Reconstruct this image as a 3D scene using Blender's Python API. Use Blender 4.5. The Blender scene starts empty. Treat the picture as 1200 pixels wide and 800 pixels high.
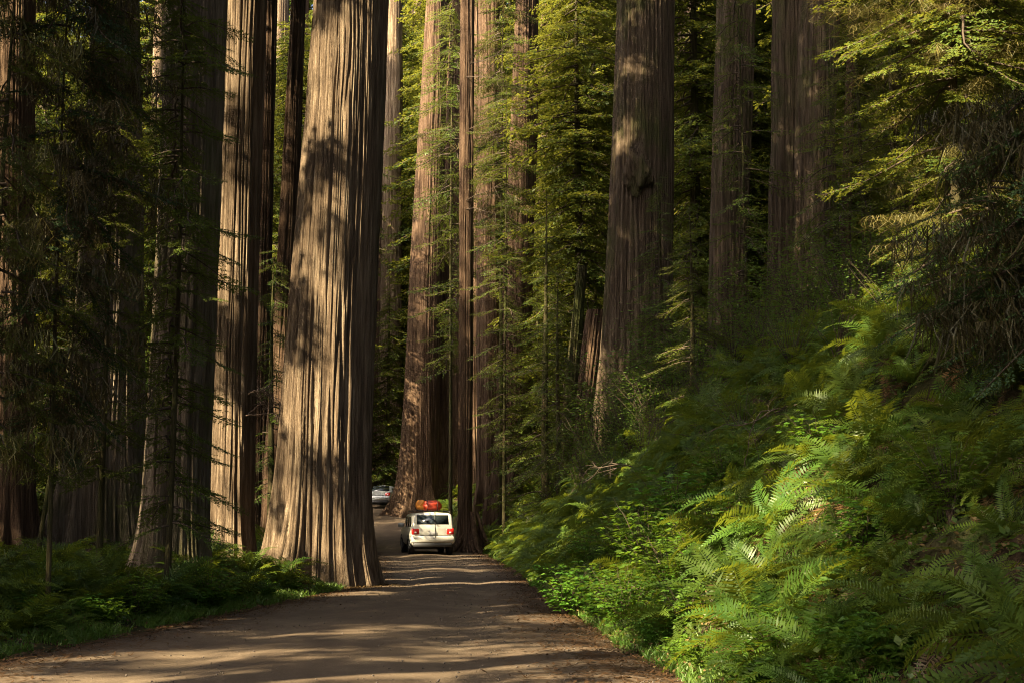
import bpy, math, random
import numpy as np
from mathutils import Vector, Matrix

scn = bpy.context.scene
R = math.radians
# ------------------------------------------------------------------ camera
F, CX, CY = 1600.0, 600.0, 400.0          # focal length and centre in the photo's pixels (1200 x 800)
CAMZ = 1.6
TILT = math.atan(208 / F)
cam_d = bpy.data.cameras.new('camera')
cam_d.sensor_width = 36
cam_d.lens = 36 * F / 1200
cam_d.clip_start = 0.1
cam_d.clip_end = 3000
cam = bpy.data.objects.new('camera', cam_d)
scn.collection.objects.link(cam)
cam.location = (0, 0, CAMZ)
cam.rotation_euler = (R(90) + TILT, 0, 0)
scn.camera = cam
# ------------------------------------------------------------------ sky, sun, exposure
SUN_EL = R(35)
HS = np.array([0.79, 0.613, 0.0]); HS /= np.linalg.norm(HS)      # horizontal travel of the sunlight
D = np.array([HS[0] * math.cos(SUN_EL), HS[1] * math.cos(SUN_EL), -math.sin(SUN_EL)])
world = bpy.data.worlds.new('World')
scn.world = world
world.use_nodes = True
wn = world.node_tree
bgn = wn.nodes['Background']
sky = wn.nodes.new('ShaderNodeTexSky')
sky.sky_type = 'NISHITA'
sky.sun_disc = False
sky.sun_elevation = SUN_EL
sky.sun_rotation = math.atan2(-HS[0], -HS[1])
sky.air_density = 0.5
sky.dust_density = 7.0
sky.ozone_density = 0.3
wn.links.new(sky.outputs[0], bgn.inputs[0])
bgn.inputs[1].default_value = 0.095
sun_d = bpy.data.lights.new('sun', 'SUN')
sun_d.energy = 5.0
sun_d.angle = R(0.5)
sun_d.color = (1.0, 0.83, 0.55)
sun = bpy.data.objects.new('sun', sun_d)
scn.collection.objects.link(sun)
sun.rotation_euler = Vector(-D).to_track_quat('Z', 'Y').to_euler()
scn.view_settings.view_transform = 'Standard'
scn.view_settings.look = 'None'
scn.view_settings.gamma = 1
scn.view_settings.use_curve_mapping = False
scn.view_settings.exposure = 2.7
cy = scn.cycles
cy.use_denoising = True
cy.denoiser = 'OPENIMAGEDENOISE'
cy.denoising_prefilter = 'NONE'
cy.sample_clamp_indirect = 4.0
cy.use_adaptive_sampling = False
cy.filter_width = 1.0
cy.max_bounces = 5
cy.diffuse_bounces = 3
cy.glossy_bounces = 2
cy.transmission_bounces = 3
cy.transparent_max_bounces = 4
cy.caustics_reflective = False
cy.caustics_refractive = False

# ------------------------------------------------------------------ helpers
rng = np.random.default_rng(11)
COL = scn.collection
ct, st = math.cos(TILT), math.sin(TILT)

def at(px, py, Y):
    """the point at distance Y along the road direction seen at photo pixel (px, py)"""
    a, b = (px - CX) / F, (CY - py) / F
    d = (a, ct - b * st, st + b * ct)
    k = Y / d[1]
    return np.array([d[0] * k, Y, CAMZ + d[2] * k])

def pix(P):
    P = np.asarray(P, float)
    x, y, z = P[..., 0], P[..., 1], P[..., 2] - CAMZ
    dep = y * ct + z * st
    up = -y * st + z * ct
    return CX + F * x / dep, CY - F * up / dep

def _h(i, j, k, s):
    n = (i * 374761393 + j * 668265263 + k * 1440662683 + s * 974634777) & 0xFFFFFFFF
    n = ((n ^ (n >> 13)) * 1274126177) & 0xFFFFFFFF
    n = ((n ^ (n >> 15)) * 2246822519) & 0xFFFFFFFF
    return ((n ^ (n >> 16)) & 0xFFFF) / 65535.0

def vn(x, y, z=0.0, s=0):
    x, y, z = np.broadcast_arrays(np.asarray(x, float), np.asarray(y, float), np.asarray(z, float))
    i, j, k = np.floor(x).astype(np.int64), np.floor(y).astype(np.int64), np.floor(z).astype(np.int64)
    u, v, w = x - i, y - j, z - k
    u = u * u * (3 - 2 * u); v = v * v * (3 - 2 * v); w = w * w * (3 - 2 * w)
    r = 0
    for a in (0, 1):
        for b in (0, 1):
            for c in (0, 1):
                r = r + _h(i + a, j + b, k + c, s) * (u if a else 1 - u) * (v if b else 1 - v) * (w if c else 1 - w)
    return r

def fbm(x, y, z=0.0, s=0, o=3):
    r, a, t = 0, 1.0, 0
    for q in range(o):
        r = r + a * vn(x * 2 ** q, y * 2 ** q, z * 2 ** q if not np.isscalar(z) or z else 0.0, s + q * 17)
        t += a; a *= 0.5
    return r / t

def mesh_of(name, chunks, mats, smooth=False):
    """chunks: (verts n x 3, faces m x k, material slot)"""
    chunks = [c for c in chunks if len(c[0])]
    me = bpy.data.meshes.new(name)
    nv = sum(len(c[0]) for c in chunks)
    V = np.concatenate([np.asarray(c[0], float).reshape(-1, 3) for c in chunks]) if nv else np.zeros((0, 3))
    loops, starts, mi, off, ls = [], [], [], 0, 0
    for c in chunks:
        f = np.asarray(c[1], np.int64)
        k = f.shape[1]
        loops.append((f + off).ravel())
        starts.append(ls + np.arange(len(f)) * k)
        mi.append(np.full(len(f), c[2] if len(c) > 2 else 0))
        off += len(np.asarray(c[0]).reshape(-1, 3)); ls += f.size
    loops = np.concatenate(loops).astype(np.int32); starts = np.concatenate(starts).astype(np.int32)
    mi = np.concatenate(mi).astype(np.int32)
    me.vertices.add(nv); me.loops.add(len(loops)); me.polygons.add(len(starts))
    me.vertices.foreach_set('co', V.astype(np.float32).ravel())
    me.loops.foreach_set('vertex_index', loops)
    me.polygons.foreach_set('loop_start', starts)
    me.polygons.foreach_set('material_index', mi)
    if smooth:
        me.polygons.foreach_set('use_smooth', np.ones(len(starts), bool))
    for m in (mats if isinstance(mats, (list, tuple)) else [mats]):
        me.materials.append(m)
    me.update(calc_edges=True)
    return me

def link(name, me, parent=None, loc=(0, 0, 0)):
    o = bpy.data.objects.new(name, me)
    COL.objects.link(o)
    o.location = loc
    if parent is not None:
        o.parent = parent
    return o

def thing(name, label, cat, loc=(0, 0, 0), rz=0.0, group=None):
    o = bpy.data.objects.new(name, None)
    COL.objects.link(o)
    o.empty_display_size = 0.3
    o.location = [float(v) for v in loc]; o.rotation_euler = (0, 0, rz)
    return tag(o, label, cat, group)

def tag(o, label, cat, group=None):
    o['label'] = label; o['category'] = cat
    if group: o['group'] = group
    return o

def dup(o, parent=None):
    c = o.copy(); COL.objects.link(c); c.parent = parent
    for ch in list(o.children):
        dup(ch, c)
    return c

def quads(n):
    return np.arange(n * 4).reshape(n, 4)

def tube(P, rad, n=6, cap=True):
    """tube through the points P with radius per point"""
    P = np.asarray(P, float); rad = np.broadcast_to(np.asarray(rad, float), (len(P),))
    T = np.gradient(P, axis=0); T /= np.linalg.norm(T, axis=1)[:, None] + 1e-9
    ref = np.array([0, 0, 1.0]) if abs(T[0, 2]) < 0.8 else np.array([0, 1.0, 0])
    A = np.cross(T, ref); A /= np.linalg.norm(A, axis=1)[:, None] + 1e-9
    B = np.cross(T, A)
    th = np.linspace(0, 2 * math.pi, n, endpoint=False)
    V = P[:, None] + rad[:, None, None] * (A[:, None] * np.cos(th)[None, :, None] + B[:, None] * np.sin(th)[None, :, None])
    return V.reshape(-1, 3), ring_faces(len(P), n)

def ring_faces(m, n):
    i, j = np.meshgrid(np.arange(m - 1), np.arange(n), indexing='ij')
    j2 = (j + 1) % n
    return np.stack([i * n + j, i * n + j2, (i + 1) * n + j2, (i + 1) * n + j], -1).reshape(-1, 4)

def rotz(a):
    c, s = np.cos(a), np.sin(a)
    return np.array([[c, -s, 0], [s, c, 0], [0, 0, 1.0]])

def roty(a):
    c, s = np.cos(a), np.sin(a)
    return np.array([[c, 0, s], [0, 1.0, 0], [-s, 0, c]])

def rotx(a):
    c, s = np.cos(a), np.sin(a)
    return np.array([[1.0, 0, 0], [0, c, -s], [0, s, c]])

# ------------------------------------------------------------------ materials
def mat(name):
    m = bpy.data.materials.new(name); m.use_nodes = True
    n = m.node_tree.nodes; l = m.node_tree.links
    return m, n, l, n['Principled BSDF'], n['Material Output']

def ramp(n, stops):
    r = n.new('ShaderNodeValToRGB')
    e = r.color_ramp.elements
    while len(e) < len(stops): e.new(0.5)
    for i, (p, c) in enumerate(stops):
        e[i].position = p; e[i].color = (*c, 1)
    return r

def noise(n, l, vec, scale, detail=4, rough=0.6, mapping=None):
    t = n.new('ShaderNodeTexNoise')
    t.inputs['Scale'].default_value = scale; t.inputs['Detail'].default_value = detail; t.inputs['Roughness'].default_value = rough
    if mapping:
        mp = n.new('ShaderNodeMapping'); mp.inputs['Scale'].default_value = mapping
        l.new(vec, mp.inputs['Vector']); vec = mp.outputs[0]
    l.new(vec, t.inputs['Vector'])
    return t

def mix(n, l, a, b, fac, mode='MIX'):
    m = n.new('ShaderNodeMix'); m.data_type = 'RGBA'; m.blend_type = mode
    for sock, v in ((m.inputs[6], a), (m.inputs[7], b), (m.inputs[0], fac)):
        if hasattr(v, 'links'): l.new(v, sock)
        elif isinstance(v, (int, float)): sock.default_value = v
        else: sock.default_value = (*v, 1)
    return m.outputs[2]

def plain(name, col, rough=0.6, metal=0.0, var=0.0, coat=0.0):
    m, n, l, b, o = mat(name)
    b.inputs['Roughness'].default_value = rough; b.inputs['Metallic'].default_value = metal
    b.inputs['Coat Weight'].default_value = coat
    tc = n.new('ShaderNodeTexCoord')
    t = noise(n, l, tc.outputs['Object'], 4.0, 5)
    k = 1 - var
    r = ramp(n, [(0.3, tuple(c * k for c in col)), (0.7, col)])
    l.new(t.outputs[0], r.inputs[0]); l.new(r.outputs[0], b.inputs['Base Color'])
    return m

def bark(name, dark, mid, light, moss=0.0, scale=1.0):
    m, n, l, b, o = mat(name)
    tc = n.new('ShaderNodeTexCoord'); ob = tc.outputs['Object']
    a = noise(n, l, ob, 1.0, 6, 0.65, (9 * scale, 9 * scale, 0.5 * scale))
    r = ramp(n, [(0.37, dark), (0.5, mid), (0.64, light)])
    l.new(a.outputs[0], r.inputs[0])
    big = noise(n, l, ob, 0.35, 3)
    c = mix(n, l, r.outputs[0], tuple(v * 0.8 for v in mid), big.outputs[0])
    if moss:
        mn = noise(n, l, ob, 0.8, 5, 0.7, (1, 1, 0.4))
        mr = ramp(n, [(0.5 - moss * 0.3, (0, 0, 0)), (0.75 - moss * 0.3, (1, 1, 1))])
        l.new(mn.outputs[0], mr.inputs[0])
        c = mix(n, l, c, (0.07, 0.085, 0.02), mr.outputs[0])
    l.new(c, b.inputs['Base Color'])
    b.inputs['Roughness'].default_value = 0.95
    b.inputs['Specular IOR Level'].default_value = 0.15
    f = noise(n, l, ob, 1.0, 8, 0.7, (22 * scale, 22 * scale, 0.9 * scale))
    bp = n.new('ShaderNodeBump'); bp.inputs['Strength'].default_value = 1.0; bp.inputs['Distance'].default_value = 0.2
    l.new(f.outputs[0], bp.inputs['Height']); l.new(bp.outputs[0], b.inputs['Normal'])
    return m

def leafmat(name, a, b_, transl, tmix=0.4, scale=1.2, gloss=0.03):
    """a, b_: two base colours, mixed by clumps and per plant; light passes through the blade"""
    m, n, l, pb, out = mat(name)
    n.remove(pb)
    tc = n.new('ShaderNodeTexCoord')
    t = noise(n, l, tc.outputs['Object'], scale, 3)
    r = ramp(n, [(0.35, a), (0.65, b_)])
    l.new(t.outputs[0], r.inputs[0])
    oi = n.new('ShaderNodeObjectInfo')
    hs = n.new('ShaderNodeHueSaturation')
    mr = n.new('ShaderNodeMapRange'); mr.inputs[3].default_value = 0.6; mr.inputs[4].default_value = 1.25
    l.new(oi.outputs['Random'], mr.inputs[0]); l.new(mr.outputs[0], hs.inputs['Value'])
    mh = n.new('ShaderNodeMapRange'); mh.inputs[3].default_value = 0.48; mh.inputs[4].default_value = 0.525
    fx = n.new('ShaderNodeMath'); fx.operation = 'FRACT'; m7 = n.new('ShaderNodeMath'); m7.operation = 'MULTIPLY'; m7.inputs[1].default_value = 7.31
    l.new(oi.outputs['Random'], m7.inputs[0]); l.new(m7.outputs[0], fx.inputs[0]); l.new(fx.outputs[0], mh.inputs[0]); l.new(mh.outputs[0], hs.inputs['Hue'])
    l.new(r.outputs[0], hs.inputs['Color'])
    d = n.new('ShaderNodeBsdfDiffuse'); l.new(hs.outputs[0], d.inputs[0])
    tr = n.new('ShaderNodeBsdfTranslucent')
    tcx = mix(n, l, hs.outputs[0], transl, 0.65)
    l.new(tcx, tr.inputs[0])
    mx = n.new('ShaderNodeMixShader'); mx.inputs[0].default_value = tmix
    l.new(d.outputs[0], mx.inputs[1]); l.new(tr.outputs[0], mx.inputs[2])
    g = n.new('ShaderNodeBsdfGlossy'); g.inputs['Roughness'].default_value = 0.45; g.inputs[0].default_value = (0.7, 0.75, 0.6, 1)
    mg = n.new('ShaderNodeMixShader'); mg.inputs[0].default_value = gloss
    l.new(mx.outputs[0], mg.inputs[1]); l.new(g.outputs[0], mg.inputs[2])
    l.new(mg.outputs[0], out.inputs[0])
    return m

M = {}
M['bark'] = bark('redwood_bark', (0.04, 0.026, 0.016), (0.175, 0.123, 0.077), (0.40, 0.31, 0.205))
M['bark_lightened'] = bark('redwood_bark_lightened', (0.045, 0.033, 0.022), (0.21, 0.16, 0.11), (0.38, 0.30, 0.22), moss=0.05)  # bark colour raised to stand in for light missing on shaded trunks
M['bark_red'] = bark('redwood_bark_red', (0.03, 0.017, 0.010), (0.105, 0.064, 0.038), (0.23, 0.155, 0.095))
M['bark_grey'] = bark('redwood_bark_grey', (0.03, 0.02, 0.014), (0.132, 0.094, 0.06), (0.26, 0.195, 0.13), moss=0.02)
M['bark_moss'] = bark('mossy_bark', (0.03, 0.022, 0.012), (0.08, 0.06, 0.03), (0.17, 0.13, 0.07), moss=0.3, scale=1.6)
M['twig'] = plain('twig_wood', (0.075, 0.05, 0.03), 0.9, var=0.5)
M['dead'] = plain('dead_twig', (0.17, 0.115, 0.075), 0.9, var=0.4)
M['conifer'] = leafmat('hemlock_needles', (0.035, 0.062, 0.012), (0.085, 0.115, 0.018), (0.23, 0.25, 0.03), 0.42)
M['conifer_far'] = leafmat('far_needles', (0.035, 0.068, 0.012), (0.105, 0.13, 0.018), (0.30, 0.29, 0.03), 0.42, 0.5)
M['conifer_dark'] = leafmat('shade_needles', (0.022, 0.05, 0.018), (0.04, 0.075, 0.022), (0.10, 0.14, 0.03), 0.3)  # darker copy of the hemlock needles, shade put into the colour
M['fern'] = leafmat('fern_blade', (0.03, 0.062, 0.009), (0.075, 0.115, 0.013), (0.27, 0.30, 0.02), 0.42, 2.0, 0.025)
M['fern_dead'] = leafmat('dead_fern_blade', (0.07, 0.04, 0.016), (0.12, 0.07, 0.03), (0.25, 0.13, 0.04), 0.3)
M['leaf'] = leafmat('shrub_leaf', (0.05, 0.12, 0.012), (0.095, 0.17, 0.018), (0.24, 0.36, 0.02), 0.42, 3.0, 0.03)
M['leaf_small'] = leafmat('huckleberry_leaf', (0.04, 0.09, 0.016), (0.08, 0.13, 0.02), (0.2, 0.28, 0.03), 0.4, 3.0, 0.04)
M['grass'] = leafmat('grass_blade', (0.06, 0.12, 0.015), (0.12, 0.17, 0.03), (0.22, 0.32, 0.03), 0.4, 1.0)
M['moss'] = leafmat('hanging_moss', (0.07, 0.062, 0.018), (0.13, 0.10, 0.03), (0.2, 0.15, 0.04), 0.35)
M['moss_dark'] = leafmat('shaded_moss', (0.03, 0.024, 0.01), (0.06, 0.045, 0.016), (0.08, 0.06, 0.02), 0.25)  # moss copy darkened so its strands look shaded even in sun
M['litter'] = leafmat('dry_needles', (0.08, 0.045, 0.02), (0.16, 0.09, 0.045), (0.14, 0.08, 0.03), 0.15)

def ground_mat():
    m, n, l, b, o = mat('forest_floor')
    tc = n.new('ShaderNodeTexCoord'); ob = tc.outputs['Object']
    a = noise(n, l, ob, 1.4, 8, 0.7)
    r = ramp(n, [(0.3, (0.018, 0.012, 0.007)), (0.5, (0.05, 0.032, 0.018)), (0.72, (0.085, 0.06, 0.03))])
    l.new(a.outputs[0], r.inputs[0])
    g = noise(n, l, ob, 0.5, 5)
    gr = ramp(n, [(0.45, (0, 0, 0)), (0.6, (0.9, 0.9, 0.9))])
    l.new(g.outputs[0], gr.inputs[0])
    c = mix(n, l, r.outputs[0], (0.03, 0.045, 0.012), gr.outputs[0])
    l.new(c, b.inputs['Base Color']); b.inputs['Roughness'].default_value = 1
    b.inputs['Specular IOR Level'].default_value = 0.1
    f = noise(n, l, ob, 14, 6, 0.7)
    bp = n.new('ShaderNodeBump'); bp.inputs['Distance'].default_value = 0.06
    l.new(f.outputs[0], bp.inputs['Height']); l.new(bp.outputs[0], b.inputs['Normal'])
    return m

def road_mat():
    m, n, l, b, o = mat('packed_dirt')
    tc = n.new('ShaderNodeTexCoord'); ob = tc.outputs['Object']
    a = noise(n, l, ob, 0.9, 8, 0.72, (1, 0.6, 1))
    r = ramp(n, [(0.3, (0.075, 0.053, 0.034)), (0.55, (0.128, 0.094, 0.060)), (0.75, (0.185, 0.14, 0.09))])
    l.new(a.outputs[0], r.inputs[0])
    at_ = n.new('ShaderNodeAttribute'); at_.attribute_name = 'across'
    # wheel tracks: packed and paler than the loose middle and edges
    tr = ramp(n, [(0.0, (0, 0, 0)), (0.16, (0.1, 0.1, 0.1)), (0.3, (1, 1, 1)), (0.47, (0.15, 0.15, 0.15)), (0.53, (0.15, 0.15, 0.15)), (0.7, (1, 1, 1)), (0.86, (0.1, 0.1, 0.1)), (1.0, (0, 0, 0))])
    wob = noise(n, l, ob, 0.35, 3)
    ad = n.new('ShaderNodeMath'); ad.operation = 'MULTIPLY_ADD'; ad.inputs[1].default_value = 0.12
    l.new(wob.outputs[0], ad.inputs[0]); l.new(at_.outputs['Fac'], ad.inputs[2])
    sb = n.new('ShaderNodeMath'); sb.operation = 'SUBTRACT'; sb.inputs[1].default_value = 0.06
    l.new(ad.outputs[0], sb.inputs[0]); l.new(sb.outputs[0], tr.inputs[0])
    c = mix(n, l, mix(n, l, r.outputs[0], (0.062, 0.042, 0.027), 0.45), r.outputs[0], tr.outputs[0])
    sp = noise(n, l, ob, 26, 3, 0.5)
    sr = ramp(n, [(0.62, (0, 0, 0)), (0.72, (0.3, 0.3, 0.3))])
    l.new(sp.outputs[0], sr.inputs[0])
    c = mix(n, l, c, (0.20, 0.16, 0.12), sr.outputs[0])
    l.new(c, b.inputs['Base Color']); b.inputs['Roughness'].default_value = 0.95
    b.inputs['Specular IOR Level'].default_value = 0.15
    f = noise(n, l, ob, 9, 8, 0.75)
    bp = n.new('ShaderNodeBump'); bp.inputs['Distance'].default_value = 0.035; bp.inputs['Strength'].default_value = 0.6
    l.new(f.outputs[0], bp.inputs['Height']); l.new(bp.outputs[0], b.inputs['Normal'])
    return m
M['ground'] = ground_mat(); M['road'] = road_mat()

def glass_mat(name, tint, rough=0.05):
    m, n, l, b, o = mat(name)
    tc = n.new('ShaderNodeTexCoord')
    t = noise(n, l, tc.outputs['Object'], 2.0, 3)
    r = ramp(n, [(0.3, tint), (0.7, tuple(c * 1.4 for c in tint))])
    l.new(t.outputs[0], r.inputs[0]); l.new(r.outputs[0], b.inputs['Base Color'])
    b.inputs['Roughness'].default_value = rough; b.inputs['Specular IOR Level'].default_value = 0.5
    b.inputs['Coat Weight'].default_value = 0.2; b.inputs['Coat Roughness'].default_value = 0.1
    return m
M['stone'] = plain('road_stone', (0.12, 0.095, 0.07), 0.9, var=0.5)
M['glass'] = glass_mat('tinted_glass', (0.012, 0.016, 0.018), 0.12)
M['white'] = plain('white_car_paint', (0.50, 0.48, 0.41), 0.35, var=0.18, coat=0.5)
M['silver'] = plain('silver_car_paint', (0.50, 0.52, 0.50), 0.35, 0.2, var=0.12, coat=0.5)
M['rubber'] = plain('tyre_rubber', (0.018, 0.017, 0.016), 0.85, var=0.3)
M['rim'] = plain('wheel_alloy', (0.34, 0.33, 0.31), 0.4, 0.8, var=0.2)
M['black'] = plain('black_trim', (0.02, 0.02, 0.02), 0.6, var=0.3)
M['lamp_red'] = plain('red_lens', (0.55, 0.02, 0.015), 0.2, var=0.2, coat=1.0)
M['lamp_white'] = plain('clear_lens', (0.6, 0.58, 0.55), 0.2, var=0.2, coat=1.0)
M['plate'] = plain('plate_metal', (0.45, 0.45, 0.43), 0.5, var=0.2)
M['chrome'] = plain('chrome', (0.6, 0.6, 0.6), 0.2, 1.0)
M['bag_red'] = plain('red_nylon', (0.60, 0.06, 0.02), 0.55, var=0.35)
M['bag_orange'] = plain('orange_nylon', (0.80, 0.30, 0.04), 0.55, var=0.3)
M['strap'] = plain('strap_webbing', (0.03, 0.028, 0.026), 0.8, var=0.3)

# ------------------------------------------------------------------ terrain and road
RY = np.array([-40, -20, 0, 13.3, 20, 26, 33, 40, 45, 61, 75, 94, 110, 130, 150, 200], float)
RXR = np.array([4.5, 3.5, 2.5, 1.7, 1.2, 0.75, 0.5, 0.25, 0.0, -1.1, -3.2, -7.0, -11.5, -19, -30, -70], float)
RXL = np.array([-7, -7, -6.6, -6.1, -5.3, -4.5, -3.6, -4.2, -4.7, -6.6, -8.8, -11.6, -16.5, -25, -37, -80], float)
ZY = np.array([-600, 58, 66, 73, 82, 94, 110, 130, 160, 900], float)
ZZ = np.array([0, 0, 0.06, 0.45, 1.3, 2.4, 4.0, 6.0, 9.0, 60], float)
def rxr(Y): return np.interp(Y, RY, RXR) + 0.12 * (vn(Y * 0.45, 3.1, 0, 5) - 0.5) + 0.10 * (vn(Y * 1.7, 9.1, 0, 6) - 0.5)
def rxl(Y): return np.interp(Y, RY, RXL) + 0.12 * (vn(Y * 0.45, 7.7, 0, 7) - 0.5) + 0.10 * (vn(Y * 1.7, 1.1, 0, 8) - 0.5)

def height(X, Y):
    X = np.asarray(X, float); Y = np.asarray(Y, float)
    zr = np.interp(Y, ZY, ZZ)
    sr = X - rxr(Y); sl = rxl(Y) - X
    k = np.interp(Y, [-40, 8, 20, 34, 46, 60, 75, 100, 140], [0.8, 0.9, 1.0, 1.06, 1.3, 1.3, 1.0, 0.8, 0.7])
    bank = np.interp(sr, [0, 0.35, 1.5, 3, 5, 8, 15, 40, 100, 900], [0, 0.06, 0.95, 2.35, 4.3, 5.9, 8.2, 16, 30, 90]) * k
    left = np.interp(sl, [0, 0.5, 2, 6, 20, 60, 100, 900], [0, 0.08, 0.35, 0.55, 1.0, 3, 8, 70])
    off = np.clip(np.maximum(sr, sl) / 2.0, 0, 1)
    bump = (fbm(X * 0.35, Y * 0.35, 0.0, 3) - 0.5) * 1.4 + (vn(X * 1.7, Y * 1.7, 0, 4) - 0.5) * 0.25
    far = 0.22 * np.clip(Y - 118, 0, 400)
    return zr + np.where(sr > 0, bank, 0) + np.where(sl > 0, left, 0) + off * bump * np.clip(off, 0, 1) + far - 0.0

def zat(x, y): return float(height(np.array([x]), np.array([y]))[0])

gx = np.concatenate([[-900, -500, -300, -180, -120, -85], np.arange(-60, -20, 1.5), np.arange(-20, 25, 0.3), np.arange(25, 60, 1.5), [70, 90, 130, 200, 320, 520, 900]])
gy = np.concatenate([[-900, -400, -200, -100, -60], np.arange(-40, 4, 1.5), np.arange(4, 70, 0.33), np.arange(70, 170, 1.3), [180, 200, 240, 300, 420, 600, 900]])
GX, GY = np.meshgrid(gx, gy, indexing='ij')
GZ = height(GX, GY) - 0.02
nX, nY = GX.shape
ii, jj = np.meshgrid(np.arange(nX - 1), np.arange(nY - 1), indexing='ij')
gf = np.stack([ii * nY + jj, (ii + 1) * nY + jj, (ii + 1) * nY + jj + 1, ii * nY + jj + 1], -1).reshape(-1, 4)
g = link('ground', mesh_of('ground', [(np.stack([GX, GY, GZ], -1).reshape(-1, 3), gf, 0)], M['ground'], True))
g['kind'] = 'structure'

ry = np.concatenate([np.arange(-38, 4, 1.0), np.arange(4, 60, 0.2), np.arange(60, 150, 0.5)])
na = 33
ac = np.linspace(0, 1, na)
RXm = rxl(ry)[:, None] * (1 - ac) + rxr(ry)[:, None] * ac
RYm = np.broadcast_to(ry[:, None], RXm.shape)
crown = 0.05 * (1 - (2 * ac - 1) ** 2)[None, :]
ruts = -0.035 * (np.exp(-((ac - 0.3) / 0.07) ** 2) + np.exp(-((ac - 0.7) / 0.07) ** 2))[None, :]
edge = np.clip(np.minimum(ac, 1 - ac) / 0.06, 0, 1)[None, :]
RZm = np.interp(RYm, ZY, ZZ) + crown + ruts + 0.03 * (fbm(RXm * 0.8, RYm * 0.8, 0.0, 21) - 0.5) + 0.015 + 0.015 * edge
RZm = RZm - (1 - edge) * 0.03
me = mesh_of('road', [(np.stack([RXm, RYm, RZm], -1).reshape(-1, 3),
      np.stack([(a := np.add.outer(np.arange(len(ry) - 1) * na, np.arange(na - 1))), a + 1, a + na + 1, a + na], -1).reshape(-1, 4), 0)], M['road'], True)
att = me.attributes.new('across', 'FLOAT', 'POINT')
att.data.foreach_set('value', np.broadcast_to(ac[None, :], RXm.shape).astype(np.float32).ravel())
o = link('road', me); o['kind'] = 'structure'

# ------------------------------------------------------------------ redwoods
def trunk_mesh(name, r0, r1, H, lean, m, nth=160, nz=90, flute=0.05, flare=0.35, lobes=7, seed=1, ridge=0.035, zlo=-1.2):
    """r0 radius at z=1.6, r1 at the top; lean = sideways run per metre; fibrous ridges run up the trunk"""
    q = np.linspace(0, 1, nz)
    z = zlo + (H - zlo) * (0.35 * q + 0.65 * q ** 2.0)
    th = np.linspace(0, 2 * math.pi, nth, endpoint=False)
    Z, T = np.meshgrid(z, th, indexing='ij')
    zz = np.clip(Z, 0, None)
    rad = np.maximum(r0 + (r1 - r0) * (zz - 1.6) / max(H - 1.6, 1), 0.04)
    fl = flare * r0 * np.exp(-zz / (0.9 * max(r0, .5)))
    tw = T + 0.25 * (vn(np.zeros_like(Z), Z * 0.1, 0, seed) - 0.5) + 0.02 * Z
    lob = vn(np.cos(tw) * lobes * 0.32 + 9, np.sin(tw) * lobes * 0.32 + 9, Z * 0.09, seed + 1) - 0.5
    fold = vn(np.cos(tw) * lobes * 0.8 + 9, np.sin(tw) * lobes * 0.8 + 9, Z * 0.10, seed + 2) - 0.5
    k = max(r0 / 0.11, 4)
    wob = 0.05 * (vn(np.cos(T) * 3, np.sin(T) * 3, Z * 0.7, seed + 8) - 0.5)
    n1 = np.exp(-((vn(np.cos(tw + wob) * k, np.sin(tw + wob) * k, Z * 0.09, seed + 3) - 0.5) / 0.075) ** 2)
    n2 = np.exp(-((vn(np.cos(tw + wob) * k * 2, np.sin(tw + wob) * k * 2, Z * 0.22, seed + 4) - 0.5) / 0.09) ** 2)
    n3 = vn(np.cos(T) * k * 2.6, np.sin(T) * k * 2.6, Z * 1.1, seed + 5)
    rr = rad * (1 + flute * 3.0 * lob + flute * 1.4 * fold) + fl * (0.8 + 2.5 * lob + 1.6 * fold)
    rr = rr - ridge * (1.5 * n1 + 0.8 * n2 + 0.6 * n3)
    rr = np.maximum(rr, 0.03)
    X = rr * np.cos(T) + lean[0] * Z + 0.02 * r0 * np.sin(Z * 0.35 + seed); Y = rr * np.sin(T) + lean[1] * Z
    V = np.stack([X, Y, Z], -1).reshape(-1, 3)
    return mesh_of(name, [(V, ring_faces(nz, nth), 0)], m, True)

def redwood(label, pb, yb, wb, pt, wt, Y, m='bark', H=None, group=None, cat='redwood tree', **kw):
    """a trunk given by centre and width in photo pixels at two heights (yb and the top edge of the photo)"""
    A = at(pb, yb, Y); B = at(pt, 0, Y)
    sc = lambda P: (P[1] * ct + (P[2] - CAMZ) * st) / F
    ra, rb = wb * sc(A) / 2, wt * sc(B) / 2
    lean = (B[0] - A[0]) / (B[2] - A[2])
    x0 = A[0] - lean * (A[2])
    for _ in range(4):
        zg = zat(x0, Y); x0 = A[0] - lean * (A[2] - zg)
    H = H or (B[2] - zg) * 1.35 + 4
    sl = (rb - ra) / (B[2] - A[2])
    r0 = ra + sl * (zg + 1.6 - A[2]); r1 = max(ra + sl * (zg + H - A[2]), 0.35 * ra)
    t = thing('redwood_tree', label, cat, (x0, Y, zg - 0.05), 0, group)
    link('trunk', trunk_mesh('redwood_trunk', r0, r1, H, (lean, 0), M[m], **kw), t)
    return t, x0, zg, r0, lean

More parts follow.
